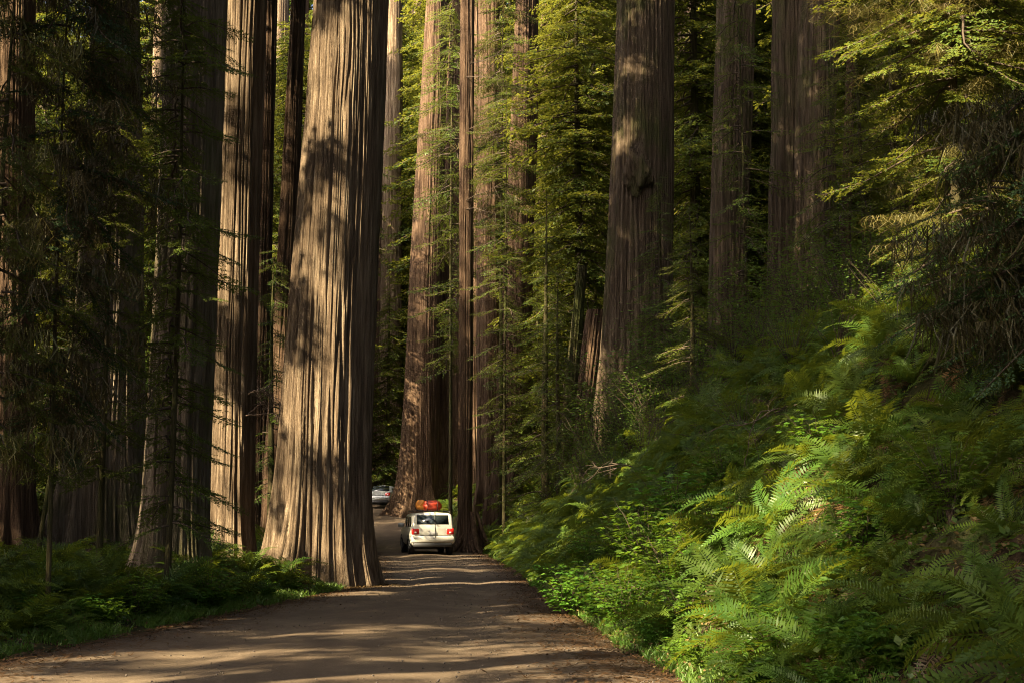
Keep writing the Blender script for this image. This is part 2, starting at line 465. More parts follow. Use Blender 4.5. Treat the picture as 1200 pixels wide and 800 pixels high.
hero = redwood('massive sunlit redwood with fluted bark and flared base at the road edge', 377, 600, 113, 410, 88, 33, 'bark', nth=640, nz=220, seed=3, flute=0.04, ridge=0.045, flare=0.22)
tB = redwood('narrow sunlit redwood just left of the massive one, with bare twigs on its right side', 269, 600, 56, 289, 48, 34, 'bark', nth=380, nz=150, seed=8, ridge=0.04)
tD = redwood('broad dark redwood in shade behind hemlock sprays, left of the narrow sunlit redwood', 207, 600, 76, 229, 74, 28, 'bark_lightened', nth=300, nz=160, seed=12, flute=0.06, ridge=0.045)
tE = redwood('shaded redwood with wide ribbed base above the left fern bed', 122, 600, 92, 136, 54, 38, 'bark_lightened', nth=300, nz=150, seed=17, flute=0.08, ridge=0.045, lobes=9)
tF = redwood('redwood cut by the left edge of the photo, orange bark lit near the top', 12, 600, 52, 20, 44, 36, 'bark_red', nth=200, nz=110, seed=21)
redwood('thin dark redwood showing just right of the narrow sunlit redwood', 302, 600, 22, 317, 17, 46, 'bark_red', nth=120, seed=22)
redwood('dark redwood half hidden behind the left side of the massive one', 322, 600, 32, 350, 16, 44, 'bark_red', nth=140, seed=23)
redwood('slim pale sunlit trunk far behind the left fern bed', 37, 600, 16, 42, 13, 62, 'bark', nth=100, nz=60, seed=24)
redwood('pale sunlit trunk with peeling bark, far behind the leaning sapling', 60, 600, 23, 66, 18, 66, 'bark', nth=120, nz=60, seed=25)
tI = redwood('wide sunlit redwood at the road bend right beside the silver sedan', 490, 560, 46, 512, 26, 88, 'bark_red', nth=240, nz=120, seed=31, flare=0.5)
tJ = redwood('big dark redwood right behind the wide sunlit one at the road bend', 524, 560, 50, 545, 30, 90, 'bark_red', nth=220, nz=120, seed=33, flare=0.5, flute=0.09)
tK = redwood('slender redwood with exposed roots beside the white SUV', 545, 560, 17, 548, 18, 64, 'bark_red', nth=140, nz=110, seed=35, flare=1.3, lobes=9)
redwood('dark straight redwood between the slender one with roots and the shadowed one', 574, 500, 32, 573, 26, 76, 'bark_red', nth=160, seed=37)
redwood('shadowed redwood standing on the bank above the white SUV', 605, 400, 40, 618, 27, 70, 'bark_red', nth=180, seed=39)
redwood('dark redwood squeezed behind the slender rooted one and the straight one', 556, 500, 26, 560, 20, 84, 'bark_red', nth=140, seed=61)
redwood('brown redwood right of the shadowed one above the SUV', 640, 380, 20, 642, 16, 84, 'bark_red', nth=120, seed=62)
redwood('far pale redwood lit by sun near the middle of the top edge', 668, 300, 23, 665, 20, 112, 'bark', nth=120, seed=41)
tO = redwood('massive shaded redwood with a dark burl on the right bank', 744, 450, 87, 757, 68, 48, 'bark_grey', nth=360, nz=180, seed=43, flute=0.035, ridge=0.045, flare=0.06)
redwood('redwood half hidden behind the right side of the one with the burl', 800, 300, 30, 808, 26, 74, 'bark', nth=140, seed=45)
tQ = redwood('straight shaded redwood between the one with the burl and the twin trunks', 852, 380, 45, 862, 46, 44, 'bark_grey', nth=240, nz=140, seed=47, ridge=0.04)
redwood('left and thinner of the two touching twin redwoods on the right bank', 916, 350, 38, 922, 36, 42.5, 'bark_grey', nth=200, nz=130, seed=49)
tR = redwood('right and thicker of the two touching twin redwoods on the right bank', 946, 350, 47, 961, 49, 42, 'bark_grey', nth=220, nz=130, seed=50, ridge=0.045)
redwood('thin dark trunk right of the twin redwoods', 990, 300, 13, 1000, 12, 38, 'bark_red', nth=90, seed=51)
redwood('dark broken redwood leaning right behind the one with the burl', 692, 420, 26, 750, 16, 55, 'bark_red', H=7.0, nth=140, seed=53)
redwood('mossy crooked trunk lit by sun left of the massive redwood with a burl', 672, 420, 15, 712, 4, 53, 'bark_moss', H=9.5, nth=90, seed=55)
redwood('thin brown trunk far beyond the silver sedan', 443, 560, 12, 449, 10, 112, 'bark_red', nth=80, nz=50, seed=57)
redwood('pale thin trunk beyond the road bend, right of the brown one', 457, 560, 9, 462, 8, 120, 'bark', nth=80, nz=50, seed=59)

# burl and dead twigs
def lump(r, seed, amp=0.35, n=28, sq=(1, 1, 1)):
    th = np.linspace(0, 2 * math.pi, n, endpoint=False); ph = np.linspace(0.03, math.pi - 0.03, n // 2)
    P, T = np.meshgrid(ph, th, indexing='ij')
    d = np.stack([np.sin(P) * np.cos(T), np.sin(P) * np.sin(T), np.cos(P)], -1)
    k = 1 + amp * 2 * (fbm(d[..., 0] * 2 + 5, d[..., 1] * 2 + 5, d[..., 2] * 2 + 5, seed) - 0.5)
    return (d * (r * k)[..., None] * np.array(sq)).reshape(-1, 3), ring_faces(n // 2, n)
bp_ = at(748, 212, 48)
br = tO[3] * 0.92
V, f = lump(0.62, 5, 0.8, 40, (0.75, 0.45, 1.3))
link('burl', mesh_of('burl', [(V, f, 0)], M['bark_grey'], True), tO[0], (bp_[0] - tO[1] - 0.05, -br, bp_[2] - tO[2] + 0.05))

def dead_branch(seed, L, n=26, spread=0.9):
    r = np.random.default_rng(seed); ch = []
    def grow(p, d, l, rad, lev):
        k = 7; P = [p]; dd = d.copy()
        for i in range(k):
            dd = dd + r.normal(0, 0.16, 3) + np.array([0, 0, -0.04]); dd /= np.linalg.norm(dd)
            P.append(P[-1] + dd * l / k)
        V, f = tube(P, np.linspace(rad, rad * 0.35, k + 1), 5); ch.append((V, f, 0))
        if lev < 3:
            for i in range(2 + (3 - lev)):
                q = P[r.integers(2, k + 1)]
                e = dd + r.normal(0, spread, 3); e /= np.linalg.norm(e)
                grow(q, e, l * r.uniform(0.35, 0.6), rad * 0.5, lev + 1)
    for i in range(max(1, n // 12)):
        d = np.array([1.0, r.normal(0, 0.5), r.normal(0.1, 0.4)]); d /= np.linalg.norm(d)
        grow(np.array([0.0, r.normal(0, 0.05), r.normal(0, 0.4)]), d, L * r.uniform(0.7, 1.1), 0.022, 0)
    return ch
p = at(290, 470, 34)
for k, (zz, s, L) in enumerate([(p[2] - tB[2], 4, 1.0), (p[2] - tB[2] + 0.55, 7, 0.8), (p[2] - tB[2] - 0.6, 9, 0.9)]):
    link('dead_branch', mesh_of('dead_branch', dead_branch(s, L), M['dead']), tB[0], (tB[3] * 0.75, -tB[3] * 0.6, zz))
p = at(548, 150, 63)
for k, dz in enumerate((0, -4, 3)):
    link('dead_branch', mesh_of('dead_branch', dead_branch(20 + k, 2.2), M['twig']), tK[0], (0, -tK[3] * 0.9, p[2] - tK[2] + dz))

# exposed roots beside the slender redwood
rc = []
rr_ = np.random.default_rng(5)
for k in range(11):
    a = rr_.uniform(-2.8, 0.3); l = rr_.uniform(0.8, 1.7); r0 = rr_.uniform(0.07, 0.16)
    s = np.linspace(0, 1, 9)
    rad = 0.25 + s * l
    P = np.stack([np.cos(a + 0.3 * s) * rad + 0.35, np.sin(a + 0.3 * s) * rad, 1.9 * (1 - s) ** 2.2 * rr_.uniform(.5, 1.1) - 0.25 * s], -1)
    V, f = tube(P, r0 * (1 - 0.5 * s), 8); rc.append((V, f, 0))
link('roots', mesh_of('roots', rc, M['bark_red'], True), tK[0])

# ------------------------------------------------------------------ hemlocks: flat drooping sprays of needles
def spray(r, L, tw_sp, lf_l, lf_w, lf_sp, droop=0.12, ratio=0.42, rough=0.35):
    n = max(4, int(L / tw_sp))
    t = np.clip(np.linspace(0.1, 1, n) + r.normal(0, 0.01, n), 0.03, 1)
    ax = lambda t: np.stack([t * L, 0.05 * L * np.sin(t * 5 + 1), -droop * L * t ** 2 + 0.02 * L * np.sin(t * 7)], -1)
    side = np.where(np.arange(n) % 2, 1, -1) * 1.0
    tl = ratio * L * (1 - t) ** 0.75 * np.minimum(1, 0.35 + 2.5 * t) * r.uniform(0.6, 1.15, n) + 0.05 * L
    an = r.uniform(0.7, 1.05, n)
    td = np.stack([np.cos(an), side * np.sin(an), r.uniform(-0.28, 0.05, n)], -1)
    o0 = ax(t)
    cnt = np.maximum(2, (tl / lf_sp).astype(int))
    idx = np.repeat(np.arange(n), cnt)
    pos = np.concatenate([np.linspace(0.12, 1, c) for c in cnt])
    s = pos * tl[idx]
    base = o0[idx] + td[idx] * s[:, None]; base[:, 2] -= 0.12 * s ** 2 / max(L, .5) * 2
    lv = []
    for sg in (-1, 1):
        b = base + r.normal(0, lf_l * 0.12, base.shape)
        phi = sg * r.uniform(0.5, 1.0, len(b))
        d = td[idx]
        c, sn = np.cos(phi), np.sin(phi)
        dd = np.stack([d[:, 0] * c - d[:, 1] * sn, d[:, 0] * sn + d[:, 1] * c, d[:, 2] + r.normal(-0.08, rough, len(b))], -1)
        dd /= np.linalg.norm(dd, axis=1)[:, None]
        up = np.stack([r.normal(0, rough, len(b)), r.normal(0, rough, len(b)), np.ones(len(b))], -1)
        w = np.cross(dd, up); w /= np.linalg.norm(w, axis=1)[:, None]
        l = lf_l * r.uniform(0.6, 1.2, len(b))[:, None] * np.sqrt(np.clip(1.25 - pos, 0.15, 1))[:, None]
        ww = lf_w * r.uniform(0.7, 1.2, len(b))[:, None]
        lv.append(np.stack([b, b + dd * l * 0.45 + w * ww, b + dd * l, b + dd * l * 0.5 - w * ww], 1))
    leaves = np.concatenate(lv).reshape(-1, 3)
    tt = np.linspace(0, 1, 7)
    wv, wf = tube(ax(tt), 0.013 * L * (1.05 - tt) + 0.002, 4)
    # twigs as thin blades of wood
    e = o0 + td * tl[:, None] * 0.9; e[:, 2] -= 0.2 * tl ** 2 / max(L, .5)
    hw = np.array([0, 0, 0.0016 * L + 0.001])
    tv = np.stack([o0 - hw, o0 + hw, e + hw * 0.3, e - hw * 0.3], 1).reshape(-1, 3)
    return leaves, wv, wf, tv

def hang(r, L, n, lmax, w):
    """strands of moss hanging from a bough"""
    t = r.uniform(0.1, 0.98, n); y = r.normal(0, 0.12 * L, n) * (1 - t)
    b = np.stack([t * L, y, -0.1 * L * t ** 2], -1)
    l = lmax * r.uniform(0.25, 1, n)
    a = r.uniform(0, math.pi, n); wd = np.stack([np.cos(a), np.sin(a), 0 * a], -1) * w * r.uniform(.4, 1.3, n)[:, None]
    d1 = np.stack([r.normal(0, .06, n), r.normal(0, .06, n), -l * 0.5], -1); d2 = np.stack([r.normal(0, .1, n), r.normal(0, .1, n), -l], -1)
    V = np.stack([b - wd * .6, b + wd * .6, b + d1 + wd, b + d1 - wd, b + d2 + wd * .12, b + d2 - wd * .12], 1)
    k = np.arange(n)[:, None] * 6
    f = np.concatenate([k + np.array([[0, 1, 2, 3]]), k + np.array([[3, 2, 4, 5]])])
    return V.reshape(-1, 3), f

def crown_mesh(name, seed, H, z0, rmax, nb, tpl, mats, pitch=(-0.1, 0.25), shape='cone', az=None, moss=None, fill=1.0):
    """boughs set round a stem; tpl = list of sprays of unit-ish length; moss = (share, strands, length)"""
    r = np.random.default_rng(seed)
    LV, WV, WF, TV, HV, HF = [], [], [], [], [], []
    wo = ho = 0
    for i in range(nb):
        q = (i + r.uniform(0, 1)) / nb
        z = z0 + (H - z0) * q
        if shape == 'cone': L = rmax * (1 - q) ** 0.8 * r.uniform(0.65, 1.1) + 0.35
        else: L = rmax * (0.55 + 0.45 * math.sin(math.pi * min(1, q * 0.8 + 0.15))) * r.uniform(0.5, 1.1)
        lv, wv, wf, tv, tl = tpl[r.integers(len(tpl))]
        a = r.uniform(0, 2 * math.pi) if az is None else r.uniform(*az)
        Mx = rotz(a) @ roty(r.uniform(*pitch)) @ rotx(r.normal(0, 0.15)) * (L / tl)
        off = np.array([0, 0, z])
        LV.append(lv @ Mx.T + off); TV.append(tv @ Mx.T + off); WV.append(wv @ Mx.T + off); WF.append(wf + wo); wo += len(wv)
        if moss and r.uniform() < moss[0]:
            hv, hf = hang(r, 1.0, moss[1], moss[2] / L, moss[3] / L)
            Ms = rotz(a) * L
            HV.append(hv @ Ms.T + off); HF.append(hf + ho); ho += len(hv)
    L_ = np.concatenate(LV); T_ = np.concatenate(TV)
    ch = [(L_, quads(len(L_) // 4), 0), (np.concatenate(WV), np.concatenate(WF), 1), (T_, quads(len(T_) // 4), 1)]
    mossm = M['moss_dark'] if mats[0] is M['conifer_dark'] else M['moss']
    me = mesh_of(name, ch, mats)
    mm = mesh_of(name + '_moss', [(np.concatenate(HV), np.concatenate(HF), 0)], mossm) if HV else None
    return me, mm

def stem_mesh(name, H, r0, m, bend=0.0, seed=0, lean=(0, 0), n=12):
    s = np.linspace(0, 1, 26)
    P = np.stack([lean[0] * s * H + bend * np.sin(s * 4 + seed), lean[1] * s * H + bend * np.cos(s * 3 + seed), -0.6 + (H + 0.6) * s], -1)
    V, f = tube(P, r0 * (1.02 - s) ** 0.85 * (1 + 0.5 * np.exp(-s * H / 0.5)), n)
    return mesh_of(name, [(V, f, 0)], m, True)

r_ = np.random.default_rng(77)
FAR = [(*spray(r_, 3.0, 0.17, 0.23, 0.05, 0.085, 0.14), 3.0) for _ in range(6)]
NEAR = [(*spray(r_, 2.4, 0.085, 0.095, 0.02, 0.034, 0.14, 0.38, 0.32), 2.4) for _ in range(6)]
MID = [(*spray(r_, 2.6, 0.13, 0.14, 0.024, 0.065, 0.14, 0.4), 2.6) for _ in range(6)]

far_kinds = []
for k, (H, z0, rm, nb) in enumerate([(34, 1.5, 4.8, 270), (27, 1.0, 4.3, 240), (40, 4, 4.9, 300), (18, 0.6, 3.5, 180), (12, 0.3, 2.8, 130)]):
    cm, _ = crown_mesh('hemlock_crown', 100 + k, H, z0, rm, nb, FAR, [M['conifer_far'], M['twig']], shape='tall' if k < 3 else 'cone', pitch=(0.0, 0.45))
    far_kinds.append((cm, stem_mesh('hemlock_stem', H, 0.011 * H + 0.03, M['bark_moss'], 0.06, k), H))

def far_tree(kind, x, y, s, label, group, name='hemlock_tree'):
    cm, sm, H = far_kinds[kind]
    t = thing(name, label, 'hemlock tree', (x, y, zat(x, y) - 0.1), rng.uniform(0, 6.28), group)
    t.scale = (s, s, s)
    link('trunk', sm, t); link('crown', cm, t)
    return t

def xat(px, Y): return (px - CX) / F * Y
# middle distance and background hemlocks: pixel column, distance, kind, size
G_BG = 'hemlocks filling the sunlit background'
spots = [
 (330, 58, 3, 1.0), (345, 70, 1, 1.0), (300, 66, 3, 1.1), (455, 100, 3, 1.0), (470, 118, 1, 1.0), (440, 128, 0, 1.0),
 (500, 112, 0, 1.0), (545, 108, 2, 1.0), (600, 100, 1, 1.1), (610, 110, 0, 1.0), (640, 92, 1, 1.0), (655, 78, 3, 1.0), (630, 66, 4, 1.0),
 (690, 100, 0, 1.0), (715, 84, 1, 1.0), (700, 66, 4, 1.1), (725, 118, 2, 1.1), (790, 92, 0, 1.0), (815, 66, 3, 1.0), (820, 105, 2, 1.0),
 (880, 74, 1, 1.0), (893, 58, 3, 1.0), (905, 96, 0, 1.0), (985, 66, 1, 1.0), (1005, 52, 3, 1.1), (1040, 78, 0, 1.0), (1075, 60, 1, 1.0),
 (1120, 70, 0, 1.0), (1160, 52, 3, 1.2), (1190, 64, 1, 1.0), (1230, 76, 0, 1.0), (1100, 45, 3, 1.0),
 (5, 78, 1, 1.0), (45, 92, 0, 1.0), (75, 72, 3, 1.0), (100, 100, 2, 1.0), (160, 70, 3, 1.1), (168, 96, 1, 1.0), (175, 118, 0, 1.0),
 (250, 108, 0, 1.0), (330, 112, 0, 1.0), (360, 96, 1, 1.0), (-30, 64, 1, 1.0), (335, 84, 1, 1.0), (20, 55, 4, 1.0), (310, 52, 4, 0.8),
 (565, 122, 0, 1.1), (480, 138, 0, 1.1), (650, 132, 0, 1.1), (760, 138, 0, 1.1), (860, 128, 0, 1.1), (960, 118, 0, 1.1), (400, 140, 2, 1.1), (280, 140, 2, 1.1), (120, 140, 0, 1.1), (210, 150, 0, 1.1), (565, 104, 4, 1.0)]
for px, Y, k, s in spots:
    if px < 400: lab = 'hemlock with layered yellow green boughs behind the left redwoods'
    elif px < 700: lab = 'hemlock with sunlit boughs filling the gap above the road bend'
    else: lab = 'hemlock growing among the redwoods on the right slope'
    far_tree(k, xat(px, Y), Y, s * rng.uniform(0.92, 1.1), lab, G_BG)
for Y0, step, sc in ((106, 62, 1.15), (128, 58, 1.4), (158, 64, 1.75)):
    for px in np.arange(-90, 1300, step):
        Y = Y0 + rng.uniform(-9, 9); X = xat(px + rng.uniform(-20, 20), Y)
        if rxl(Y) - 2 < X < rxr(Y) + 2: continue
        far_tree(int(rng.integers(0, 3)), X, Y, sc * rng.uniform(0.85, 1.15), 'tall hemlock in the far wall of forest' , 'far forest hemlocks')
for px, Y, k, s in [(655, 74, 0, .9), (680, 62, 1, .9), (700, 72, 0, .9), (820, 54, 1, .85), (890, 56, 1, 1.0), (1010, 47, 1, .9), (1090, 40, 3, .9), (1180, 42, 1, .9), (340, 62, 1, .9), (310, 58, 3, 1.1), (560, 100, 0, 1.0), (525, 116, 0, 1.1), (80, 58, 3, 1.1), (170, 56, 3, 1.1), (20, 60, 1, 1.0)]:
    far_tree(k, xat(px, Y), Y, s, 'hemlock standing in the middle distance between the redwood trunks', 'middle distance hemlocks')
# far redwood trunks behind them
fr = np.random.default_rng(9)
mk = [trunk_mesh('redwood_trunk', 0.9, 0.5, 55, (0, 0), M[m], nth=90, nz=50, seed=70 + i) for i, m in enumerate(('bark', 'bark_red', 'bark'))]
for i, px in enumerate([-10, 88, 172, 312, 340, 452, 478, 592, 640, 700, 825, 892, 1010, 1080]):
    Y = fr.uniform(95, 150); x = xat(px + fr.uniform(-8, 8), Y)
    t = thing('redwood_tree', 'distant redwood trunk among the background hemlocks', 'redwood tree', (x, Y, zat(x, Y) - 0.2), fr.uniform(0, 6), 'distant redwoods')
    s = fr.uniform(0.6, 1.15); t.scale = (s, s, 1)
    link('trunk', mk[i % 3], t)

# near hemlocks
def near_tree(label, px, Y, H, z0, rm, nb, tpl, leaf, seed, lean=(0, 0), bend=0.05, r0=None, pitch=(0.0, 0.4), az=None, moss=None, shape='cone', dx=0.0):
    x = xat(px, Y) + dx
    t = thing('hemlock_tree', label, 'hemlock tree', (x, Y, zat(x, Y) - 0.05))
    link('trunk', stem_mesh('hemlock_stem', H, r0 or 0.012 * H + 0.02, M['bark_moss'], bend, seed, lean), t)
    cm, mm = crown_mesh('hemlock_crown', seed, H, z0, rm, nb, tpl, [M[leaf], M['twig']], pitch, shape, az, moss)
    link('crown', cm, t)
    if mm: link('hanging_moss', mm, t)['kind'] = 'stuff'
    return t
near_tree('young hemlock whose dark green sprays hang across the broad shaded redwood', 200, 23.5, 13, 1.2, 1.7, 140, NEAR, 'conifer', 201, r0=0.06, moss=(0.1, 20, 0.3, 0.008), shape='tall')
near_tree('slender hemlock with feathery dark sprays in front of the ribbed redwood', 118, 22.5, 14, 1.8, 1.5, 130, NEAR, 'conifer', 202, r0=0.055, moss=(0.15, 25, 0.4, 0.01), shape='tall')
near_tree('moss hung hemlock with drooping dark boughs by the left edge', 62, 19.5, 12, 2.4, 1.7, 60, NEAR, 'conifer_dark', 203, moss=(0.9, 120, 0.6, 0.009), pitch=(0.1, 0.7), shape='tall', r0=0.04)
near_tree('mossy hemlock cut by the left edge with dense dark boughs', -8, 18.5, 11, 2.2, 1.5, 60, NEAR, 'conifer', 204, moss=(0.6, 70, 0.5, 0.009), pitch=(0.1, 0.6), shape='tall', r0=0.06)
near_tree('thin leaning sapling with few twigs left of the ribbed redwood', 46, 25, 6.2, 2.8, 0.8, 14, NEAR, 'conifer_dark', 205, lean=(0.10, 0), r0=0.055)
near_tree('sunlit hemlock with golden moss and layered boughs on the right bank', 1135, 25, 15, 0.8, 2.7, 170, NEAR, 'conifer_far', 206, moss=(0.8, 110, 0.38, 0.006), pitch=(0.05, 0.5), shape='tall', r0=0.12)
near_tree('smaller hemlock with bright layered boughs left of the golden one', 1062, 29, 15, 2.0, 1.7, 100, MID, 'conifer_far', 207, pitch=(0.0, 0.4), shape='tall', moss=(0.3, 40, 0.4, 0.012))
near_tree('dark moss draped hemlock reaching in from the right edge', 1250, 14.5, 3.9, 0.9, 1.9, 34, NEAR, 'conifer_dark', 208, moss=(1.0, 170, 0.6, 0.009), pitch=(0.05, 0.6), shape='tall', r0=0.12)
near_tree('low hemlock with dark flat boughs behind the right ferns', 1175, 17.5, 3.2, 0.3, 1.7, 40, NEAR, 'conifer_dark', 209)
near_tree('tall hemlock with boughs hanging in front of the wide sunlit redwood by the sedan', 528, 79, 34, 9, 3.4, 150, MID, 'conifer', 216, shape='tall', r0=0.12, moss=(0.2, 30, 0.5, 0.015))
near_tree('tall hemlock with moss hung boughs beside the top of the slender rooted redwood', 588, 66, 30, 13, 2.8, 110, MID, 'conifer', 217, shape='tall', r0=0.12, moss=(0.5, 40, 0.7, 0.015))
near_tree('hemlock with thin layered boughs in front of the shadowed redwood above the SUV', 592, 62, 22, 4, 2.2, 110, MID, 'conifer', 218, shape='tall', r0=0.09)
near_tree('short hemlock at the foot of the massive redwood with the burl', 775, 43, 8, 0.4, 1.7, 70, MID, 'conifer', 219)
near_tree('hemlock crossing the straight shaded redwood with airy boughs', 876, 40, 14, 0.8, 1.7, 80, MID, 'conifer', 220, shape='tall', r0=0.06)
near_tree('hemlock with long boughs in front of the thin dark trunk', 1018, 33, 12, 0.8, 1.3, 80, MID, 'conifer', 221, shape='tall', r0=0.07)
near_tree('bushy young hemlock left of the mossy crooked trunk', 655, 50, 9, 0.4, 2.0, 80, MID, 'conifer', 222)
near_tree('hemlock behind the massive redwood reaching boughs over the far road', 388, 70, 30, 8, 3.2, 140, MID, 'conifer', 223, shape='tall', r0=0.12)
near_tree('hemlock sapling with sunlit tips between the shadowed redwood and the mossy trunk', 640, 52, 13, 1.0, 2.2, 80, MID, 'conifer', 211)
near_tree('young hemlock on the bank left of the straight shaded redwood', 812, 38, 6, 0.4, 1.5, 60, MID, 'conifer', 213)
near_tree('young hemlock on the bank in front of the twin redwoods', 985, 36, 9, 0.5, 1.9, 70, MID, 'conifer', 214)
near_tree('small sunlit hemlock between the narrow sunlit redwood and the massive one', 318, 40, 9, 1.5, 1.3, 60, MID, 'conifer', 215, shape='tall')

# ------------------------------------------------------------------ unseen redwoods added to shade the road, crowns cut open for sunbeams
UA = np.array([HS[1], -HS[0], 0.0])
VA = np.array([HS[0] * math.sin(SUN_EL), HS[1] * math.sin(SUN_EL), math.cos(SUN_EL)])
BEAMS = []  # sun paths kept open through the added crowns
def beam(px, py, Y, r, T):
    P = at(px, py, Y); BEAMS.append((P @ UA, P @ VA, r, T))
for y in range(0, 700, 40):
    x = 376 + (600 - y) * 34 / 600
    T = 0.76 if 90 < y < 330 else 0.8
    beam(x - 34, y, 32.2, 0.95, T); beam(x + 16, y, 31.9, 0.8, T - 0.04)
for y in range(0, 700, 50): beam(269 + (600 - y) * 20 / 600, y, 33.6, 0.75, 0.75)
for X, Y, r, T in [(0, 11, 2.2, .5), (-2, 14, 2.5, .42), (0.5, 14, 1.6, .55), (-4, 17, 2, .36), (-1, 18, 2, .36), (-3, 22, 2, .34), (-1, 26, 2, .34), (-2, 30, 2, .34), (-2, 35, 2, .36), (-2.5, 41, 2, .42), (-3, 47, 2.2, .45), (-3.5, 54, 2.5, .5), (-6, 60, 2.5, .55)]:
    P = np.array([X, Y, 0.0]); BEAMS.append((P @ UA, P @ VA, r, T))
for a in [(700, 690, 19, 1.0, .7), (760, 620, 20.5, 1.1, .8), (690, 640, 24, 1.0, .6), (840, 640, 17, .9, .75), (930, 590, 17, 1.0, .85), (1000, 560, 17, .8, .6), (800, 650, 19, 1.0, .85), (760, 690, 17.5, .9, .85), (860, 660, 17, .9, .88), (700, 660, 22, .9, .75), (900, 700, 13.5, .8, .6), (960, 660, 14, .8, .7), (640, 640, 34, 1, .5), (575, 620, 55, 1.2, .6), (780, 730, 14, .7, .6),
          (60, 450, 75, 3, .88), (60, 150, 75, 3, .88), (170, 200, 72, 2.5, .88), (165, 450, 72, 2, .8), (630, 250, 75, 3, .85), (660, 100, 80, 3, .85), (600, 100, 90, 3, .85), (820, 200, 70, 2.5, .85), (890, 150, 62, 2, .8), (1010, 200, 52, 2, .75), (445, 350, 100, 3, .85), (445, 120, 100, 3, .85), (1100, 420, 24.5, 1.3, .93), (1090, 330, 24.5, 1.4, .93), (1110, 250, 24.5, 1.4, .93), (1100, 160, 24.5, 1.4, .93), (1110, 70, 24.5, 1.4, .93), (1060, 40, 26, 1.4, .93), (1070, 470, 22, .7, .8), (850, 720, 14, .8, .85), (900, 680, 14.5, .8, .85), (960, 620, 16, .8, .85), (820, 690, 15.5, .8, .85), (700, 720, 18, .9, .75), (660, 690, 22, .9, .7), (590, 330, 62, 1.6, .7), (590, 150, 62, 1.6, .7), (820, 330, 38, 1.2, .6), (870, 200, 40, 1.1, .5), (1040, 100, 28, 1.2, .6), (1040, 300, 28, 1.2, .5),
          (905, 205, 42, .55, .8), (905, 290, 42, .5, .8), (735, 60, 47, .6, .7), (728, 160, 47, .5, .6), (12, 60, 35.4, .8, .7), (12, 160, 35.4, .6, .5), (670, 380, 53, 1.0, .8), (505, 620, 60, 1.7, .8), (480, 600, 64, 1.5, .7), (455, 590, 85, 2.5, .8), (550, 590, 63, 1.5, .9), (590, 640, 48, 1.3, .75), (560, 500, 64, 1.2, .7),
          (800, 420, 40, 1.0, .35), (860, 520, 30, 1.0, .3), (20, 205, 19, .5, .6), (230, 60, 23.5, .9, .62), (215, 200, 23.5, .9, .62), (205, 330, 23.5, .9, .6), (225, 450, 23.5, .9, .55), (125, 150, 22.5, .7, .5), (115, 260, 22.5, .7, .4), (130, 420, 22.5, .7, .5), (150, 620, 20, 1.0, .45), (260, 690, 25, .9, .5), (330, 695, 29, .9, .85), (380, 695, 29, .9, .85), (290, 705, 27, .8, .7), (310, 560, 40, 1.2, .7), (320, 300, 40, 1.5, .7), (320, 100, 40, 1.5, .7)]:
    beam(*a)
BE = np.array(BEAMS)

def open_share(u, v):
    T = np.interp(u, [-94, -78, -60, -46], [0.88, 0.48, 0.46, 0.03])
    d = np.hypot(u[:, None] - BE[None, :, 0], v[:, None] - BE[None, :, 1])
    ins = np.where(d < BE[None, :, 2] + 0.25, BE[None, :, 3], 0).max(1)
    return np.maximum(T, ins)

def shade_crown(seed, x, y, z0, H, rm, n):
    r = np.random.default_rng(seed)
    q = r.uniform(0, 1, n); z = z0 + (H - z0) * q
    rad = rm * np.sqrt(r.uniform(0, 1, n)) * (1 - 0.35 * q); a = r.uniform(0, 6.283, n)
    C = np.stack([x + rad * np.cos(a), y + rad * np.sin(a), z], -1)
    u, v = C @ UA, C @ VA
    # gaps carved into the crowns so sunlight lands on chosen spots
    g = 0.65 * vn(u / 0.42, v / 0.8, 0, 91) + 0.35 * vn(u / 0.2, v / 0.36, 0, 92)
    g = np.clip((g - 0.5) * 1.75 + 0.5, 0, 1)
    T = open_share(u, v)
    keep = (g > T) & ~((T > 0.0) & (g < T))
    # nothing of these crowns reaches into the picture
    px, py = pix(C); inview = (C[:, 1] > 2) & (px > -90) & (px < 1290) & (py > -80)
    C = C[keep & ~inview]
    m = 11
    cc = np.repeat(C, m, 0) + r.normal(0, 0.22, (len(C) * m, 3))
    d = r.normal(0, 1, cc.shape); d[:, 2] *= 0.5; d /= np.linalg.norm(d, axis=1)[:, None]
    w = np.cross(d, r.normal(0, 1, cc.shape)); w /= np.linalg.norm(w, axis=1)[:, None]
    l = r.uniform(0.2, 0.42, (len(cc), 1)); ww = l * 0.28
    Q = np.stack([cc - d * l * .5, cc + w * ww, cc + d * l * .5, cc - w * ww], 1).reshape(-1, 3)
    return Q - np.array([x, y, 0]), C

